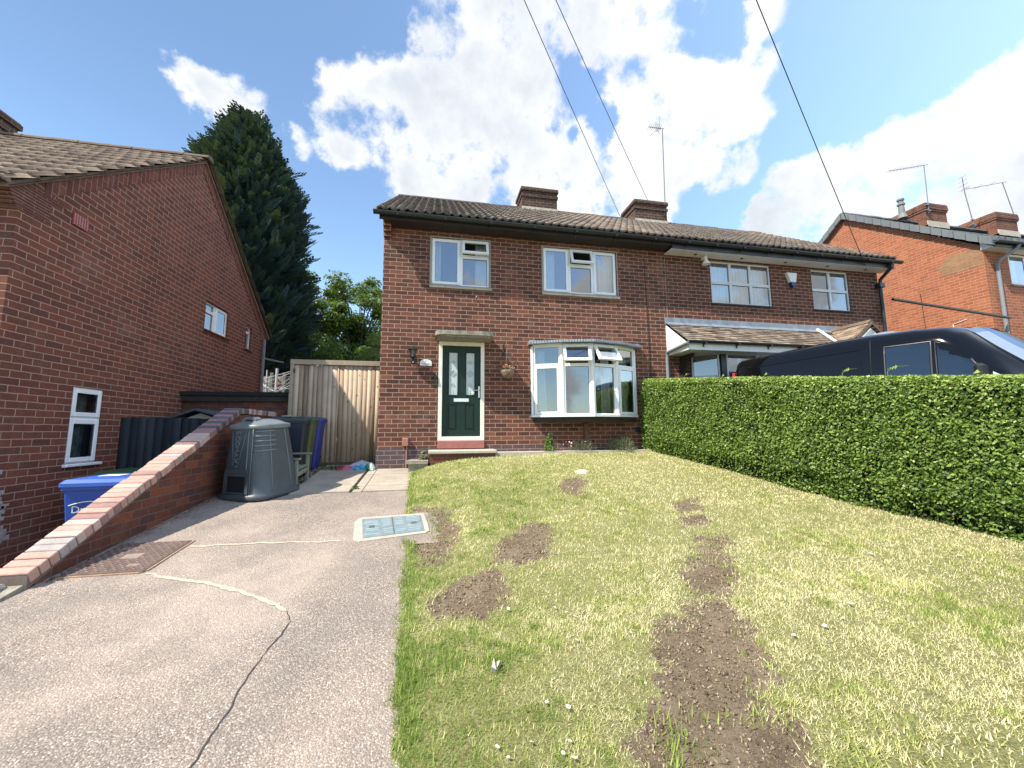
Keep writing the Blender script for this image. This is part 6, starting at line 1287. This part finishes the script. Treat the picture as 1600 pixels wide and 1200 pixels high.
# ================================================================== TREES
def conifer():
    t = thing('conifer_tree', 'huge dark blue green conifer rising behind the left house', 'conifer', (-8.3, 18.6, 1.4)); cx, cy, zb = -8.5, 18.6, 1.4
    g = MB(); g.tube([(cx, cy, zb-.1), (cx+.1, cy, 6), (cx, cy, 14.8)], [.35, .25, .05], 8); obj('trunk', g, M_BARK, t)
    rg = np.random.default_rng(77)
    zs = [2.0, 4.0, 6.5, 9, 11, 12.6, 13.7, 14.6, 15.3, 15.7]; rs_ = [2.9, 3.0, 2.9, 2.7, 2.35, 1.85, 1.35, .85, .40, .06]
    def R_(z, th): return np.interp(z, zs, rs_)*(1+.26*(fbm(th*2.2, z*.75, 81)-.5)*2+.16*(fbm(th*6, z*2.2, 83)-.5)*2)
    n = 12500; z = 2+(15.9-2)*rg.random(n)**.85; z = np.minimum(z, 15.6-rg.random(n)*.6); th = rg.random(n)*6.283; dep = rg.random(n)**2.0*.45; r = R_(z, th)*(1-dep); z = z+rg.normal(0, .1, n)
    P0 = np.column_stack([cx+r*np.cos(th), cy+r*np.sin(th), z]); out = np.column_stack([np.cos(th), np.sin(th), np.zeros(n)])
    # one spray: a feather of narrow blades
    sp = []; fc = []; rr = np.random.default_rng(5)
    for i in range(13):
        s = i/12; side = (-1)**i; a = side*(.9-.35*s); base = np.array([s*.75, 0, .10*s*s]); l = .34*(1-.55*s)
        d = np.array([math.cos(a), math.sin(a), .10+.15*rr.random()]); tip = base+d*l; w = np.array([-d[1], d[0], 0])*.055; k = len(sp)
        sp += [base-w*.4, base+d*l*.5-w, tip, base+d*l*.5+w]; fc.append((k, k+1, k+2, k+3))
    sp = np.array(sp)
    up = .75+.55*rg.random(n)+.5*np.clip((z-13)/3, 0, 1); D = nrm(out+np.column_stack([rg.normal(0, .35, n), rg.normal(0, .35, n), up-.25]))
    side = nrm(np.cross(D, np.tile([[0., 0, 1]], (n, 1)))+rg.normal(0, .35, (n, 3))); Nn = nrm(np.cross(D, side)); side = np.cross(Nn, D)
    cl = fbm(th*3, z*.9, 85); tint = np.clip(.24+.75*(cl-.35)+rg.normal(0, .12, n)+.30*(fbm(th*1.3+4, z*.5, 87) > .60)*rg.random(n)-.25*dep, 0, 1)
    big = rg.random(n) < .10
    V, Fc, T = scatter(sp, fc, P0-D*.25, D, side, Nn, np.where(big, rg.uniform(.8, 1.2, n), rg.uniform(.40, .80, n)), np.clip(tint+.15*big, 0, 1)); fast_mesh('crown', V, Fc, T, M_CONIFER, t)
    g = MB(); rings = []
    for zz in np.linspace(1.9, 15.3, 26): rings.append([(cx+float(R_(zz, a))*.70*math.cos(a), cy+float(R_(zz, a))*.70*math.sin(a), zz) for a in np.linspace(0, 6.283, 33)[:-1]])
    loft(g, rings); obj('crown_shade_core', g, P('conifer_core_shade', (.006,.014,.010), .95, .3, 3, .8, 6), t)  # solid lump coloured near black for the shade deep in the crown
    g = MB()
conifer()
def broad(label, cx, cy, zb, H, RX, n, seed, tint, clumps=26, cr=.9, leaf=.16, RZ=None, low=.25):
    t = thing('broadleaf_tree', label, 'tree', (cx, cy, zb)); rg = np.random.default_rng(seed); RZ = RZ or H*.45; cz = zb+H-RZ
    g = MB(); g.tube([(cx, cy, zb-.2), (cx+.1, cy, zb+H*.35), (cx-.05, cy, zb+H*.62)], [.022*H, .016*H, .007*H], 8); obj('trunk', g, M_BARK, t)
    C = []; g = MB()
    for i in range(clumps):
        d = nrm(rg.normal(size=(1, 3)))[0]; rad = rg.random()**.4; p = np.array([cx, cy, cz])+d*rad*np.array([RX, RX, RZ]); p[2] = max(p[2], zb+H*low); C.append(p)
        s = Vector((cx, cy, zb+H*(.25+.3*rg.random()))); e = Vector(p); m_ = s.lerp(e, .5)+Vector((0, 0, .12*H*rg.random())); g.tube([s, m_, e], [.006*H, .004*H, .0015*H], 5)
    obj('limbs', g, M_BARK, t); C = np.array(C); k = rg.integers(0, clumps, n); D = nrm(rg.normal(size=(n, 3))); rr = cr*rg.random(n)**.5*(.55+.7*rg.random(clumps)[k]); pos = C[k]+D*rr[:, None]*np.array([1, 1, .7])
    Nn = nrm(D*.6+rg.normal(size=(n, 3))*.7+np.array([0, 0, .5])); Xa, Ya = axes_from_normal(Nn, rg.random(n)*6.28)
    ct = rg.random(clumps); T0 = np.clip(tint+.35*(ct[k]-.5)+rg.normal(0, .16, n), 0, 1)
    V, Fc, T = scatter([(-.5, 0, 0), (0, -.3, .06), (.5, 0, -.04), (0, .3, .06)], [(0, 1, 2, 3)], pos, Xa, Ya, Nn, leaf*rg.uniform(.6, 1.3, n), T0); fast_mesh('crown', V, Fc, T, M_OAK, t)
broad('open crowned oak with sky showing through beside the brown house', -5.1, 28, 1.5, 11.0, 3.0, 26000, 1, .50, 70, .85, .20, 4.2, .15)
broad('paler feathery tree between the conifer and the oak', -8.2, 27, 1.5, 10.2, 2.4, 16000, 2, .62, 50, .75, .18, 4.0, .15)
broad('bright green shrub showing above the gate next to the brown house', -2.55, 20, 1.4, 4.9, 1.2, 5200, 3, .85, 18, .55, .11, 1.6, .2)
broad('low dark tree filling the gap above the gate', -5.4, 22.5, 1.5, 5.3, 2.6, 9000, 4, .22, 24, .8, .14, 2.0, .15)
# ================================================================== VAN
van = thing('parked_van', 'black panel van parked on the drive beyond the hedge', 'van', (0, 0, 0))
M_VAN = P('black_car_paint', (.004,.0042,.005), .06, .02, 2, coat=.35, spec=.3); M_VG = glass_mat('tinted_van_glass', .10, (.25,.27,.28)); M_TRIM = P('black_trim', (.012,.012,.012), .5); M_TYRE = P('tyre', (.02,.02,.02), .9)
def vring(x, zt, hw, belt=1.12, zb=.28, rw=.80, nose=0):
    # half section from bottom to top centre then mirrored
    z = lambda f: zb+(zt-zb)*f
    pr = [(hw*.93, zb), (hw*.985, zb+.18), (hw, zb+.42), (hw, min(belt, zt-.05)), (hw-(1-rw)*.55*hw*((zt-belt)/.85 if zt > belt else .3), z(.86)), (hw-(1-rw)*hw*.82, z(.955)), (hw-(1-rw)*hw-.06, z(.99)), (hw*.45, z(1.003)), (0, z(1.01))]
    b = .40*min(1, max(0, (x-2.25)/.45))
    q = lambda y: x+b*(1-min(1, abs(y)/hw)**2)
    return [(q(y), y, zz) for y, zz in pr]+[(q(y), -y, zz) for y, zz in pr[::-1][1:]]
st = [(.0, 1.79, .92), (.03, 1.86, .93), (.10, 1.89, .94), (.65, 1.925, .95), (1.5, 1.975, .95), (2.0, 1.975, .95), (2.4, 1.96, .95), (2.62, 1.92, .95), (2.76, 1.83, .95), (3.0, 1.57, .945), (3.3, 1.28, .94), (3.45, 1.16, .93), (3.8, 1.05, .90), (4.1, .88, .84), (4.2, .62, .78)]
g = MB(); loft(g, [vring(x, zt, hw) for x, zt, hw in st]); obj('body', g, M_VAN, van, smooth=True)
def side_y(x, z):
    zt = np.interp(x, [s[0] for s in st], [s[1] for s in st]); hw = np.interp(x, [s[0] for s in st], [s[2] for s in st]); r = vring(x, float(zt), float(hw))[:9]
    return float(np.interp(z, [p[2] for p in r], [p[1] for p in r]))
def side_panel(name, poly, mat, off, sgn, thick=.004, seg=6):
    g = MB(); 
    # subdivide polygon as fan rows between lower and upper outline given as quads
    lo, up = poly; n = len(lo); rows = []
    for k in range(seg+1):
        f = k/seg; rows.append([(lo[i][0]+(up[i][0]-lo[i][0])*f, lo[i][1]+(up[i][1]-lo[i][1])*f) for i in range(n)])
    for a, b in zip(rows, rows[1:]):
        for i in range(n-1): g.poly([(p[0], sgn*(side_y(*p)+off), p[1]) for p in (a[i], a[i+1], b[i+1], b[i])])
    return obj(name, g, mat, van, smooth=True)
def outline(pts, r, mat, name, sgn, off=.004):
    g = MB(); pts = pts+[pts[0]]; P_ = []
    for p, q in zip(pts, pts[1:]):
        for i in range(6): x = p[0]+(q[0]-p[0])*i/6; z = p[1]+(q[1]-p[1])*i/6; P_.append((x, sgn*(side_y(x, z)+off), z))
    P_.append(P_[0]); g.tube(P_, r, 5); return obj(name, g, mat, van)
for sgn in (1, -1):
    side_panel('side_window', ([(2.16, 1.20), (2.4, 1.20), (2.59, 1.20)], [(2.16, 1.71), (2.4, 1.72), (2.60, 1.71)]), M_VG, .006, sgn)
    outline([(2.145, 1.18), (2.605, 1.18), (2.615, 1.725), (2.145, 1.73)], .009, P('window_chrome', (.07,.075,.08), .3, .05), 'window_trim', sgn)
    side_panel('door_window', ([(2.67, 1.17), (2.9, 1.16), (3.09, 1.14)], [(2.67, 1.69), (2.86, 1.60), (3.09, 1.28)]), M_VG, .006, sgn)
    outline([(2.655, 1.15), (3.11, 1.12), (2.87, 1.62), (2.655, 1.71)], .008, M_TRIM, 'window_trim', sgn)
    side_panel('quarter_glass', ([(3.12, 1.13), (3.25, 1.12)], [(3.12, 1.25), (3.25, 1.14)]), P('quarter_reflection', (.30,.32,.33), .3, .05), .006, sgn)  # pane painted pale grey to stand for its reflection
    outline([(.25, 1.20), (1.88, 1.20), (1.88, 1.74), (.25, 1.68)], .006, M_VAN, 'panel_crease', sgn, .002)
    g = MB(); g.tube([(1.99, sgn*(side_y(1.99, z)+.001), z) for z in (.4, .8, 1.2, 1.5, 1.75, 1.86)], .006, 5); g.tube([(2.635, sgn*(side_y(2.635, z)+.001), z) for z in (.4, .8, 1.1)], .005, 5); obj('door_gap', g, M_TRIM, van)
    g = MB(); g.box(3.0, 3.10, sgn*.98, sgn*1.16, 1.12, 1.34, bev=.03); obj('wing_mirror', g, M_TRIM, van)
    g = MB(); g.tube([(x, sgn*(side_y(x, 1.0)+.012), 1.0) for x in (.2, 1.2, 2.3, 3.2)], .02, 5); obj('side_moulding', g, M_TRIM, van)
    g = MB(); g.box(3.98, 4.14, sgn*.62, sgn*.86, .78, .98, bev=.04); obj('headlight', g, P('headlamp_glass', (.5,.52,.55), .1, .05), van)
    g = MB(); g.box(-.012, .04, sgn*.80, sgn*.925, 1.0, 1.62, bev=.01); obj('tail_light', g, P('tail_lamp_red', (.45,.02,.03), .2, .05), van)
    for x in (.80, 3.45):
        g = MB(); g.tube([(x, sgn*.72, .33), (x, sgn*.945, .33)], .33, 24); w_ = obj('wheel', g, M_TYRE, van); g = MB(); g.tube([(x, sgn*.945, .33), (x, sgn*.955, .33)], .21, 20); obj('rim', g, M_STEEL, w_)
g = MB(); rows = []
for k in range(9):
    f = k/8; x = 2.70+(3.42-2.70)*f; zt = float(np.interp(x, [s[0] for s in st], [s[1] for s in st])); hw = float(np.interp(x, [s[0] for s in st], [s[2] for s in st])); w_ = hw*(.70+.16*f)
    rows.append([(x+.012+.40*(1-(y/hw)**2), y, zt*1.0+.018-.03*(abs(y)/w_)**6-(.0)) for y in np.linspace(-w_, w_, 9)])
for a, b in zip(rows, rows[1:]):
    for i in range(8): g.poly([a[i], a[i+1], b[i+1], b[i]])
obj('windscreen', g, glass_mat('windscreen_glass', .05, (.25,.28,.3), (.30,.35,.40)), van, smooth=True)
g = MB(); g.lathe([(0,.09), (.10,.08), (.20,.05), (.26,.0), (.27,-.02)], (2.0, -.15, 1.985), 20); obj('roof_vent', g, P('grey_roof_vent', (.20,.21,.22), .4), van, smooth=True)
g = MB(); g.box(1.5, 1.9, .45, .70, 1.955, 2.0, bev=.02); obj('roof_bar_mount', g, M_TRIM, van)
vd = Vector((.36, -.93)).normalized(); van.rotation_euler = (0, 0, math.atan2(vd.y, vd.x)); van.location = (6.38, 6.76, .93)
grid_mesh('neighbour_drive', np.linspace(5.4, 14.8, 30), np.linspace(-2, 7.3, 30), lambda X, Y: ground_z(X, Y)+.05, P('neighbour_tarmac', (.09,.085,.08), .9, .2, 3))
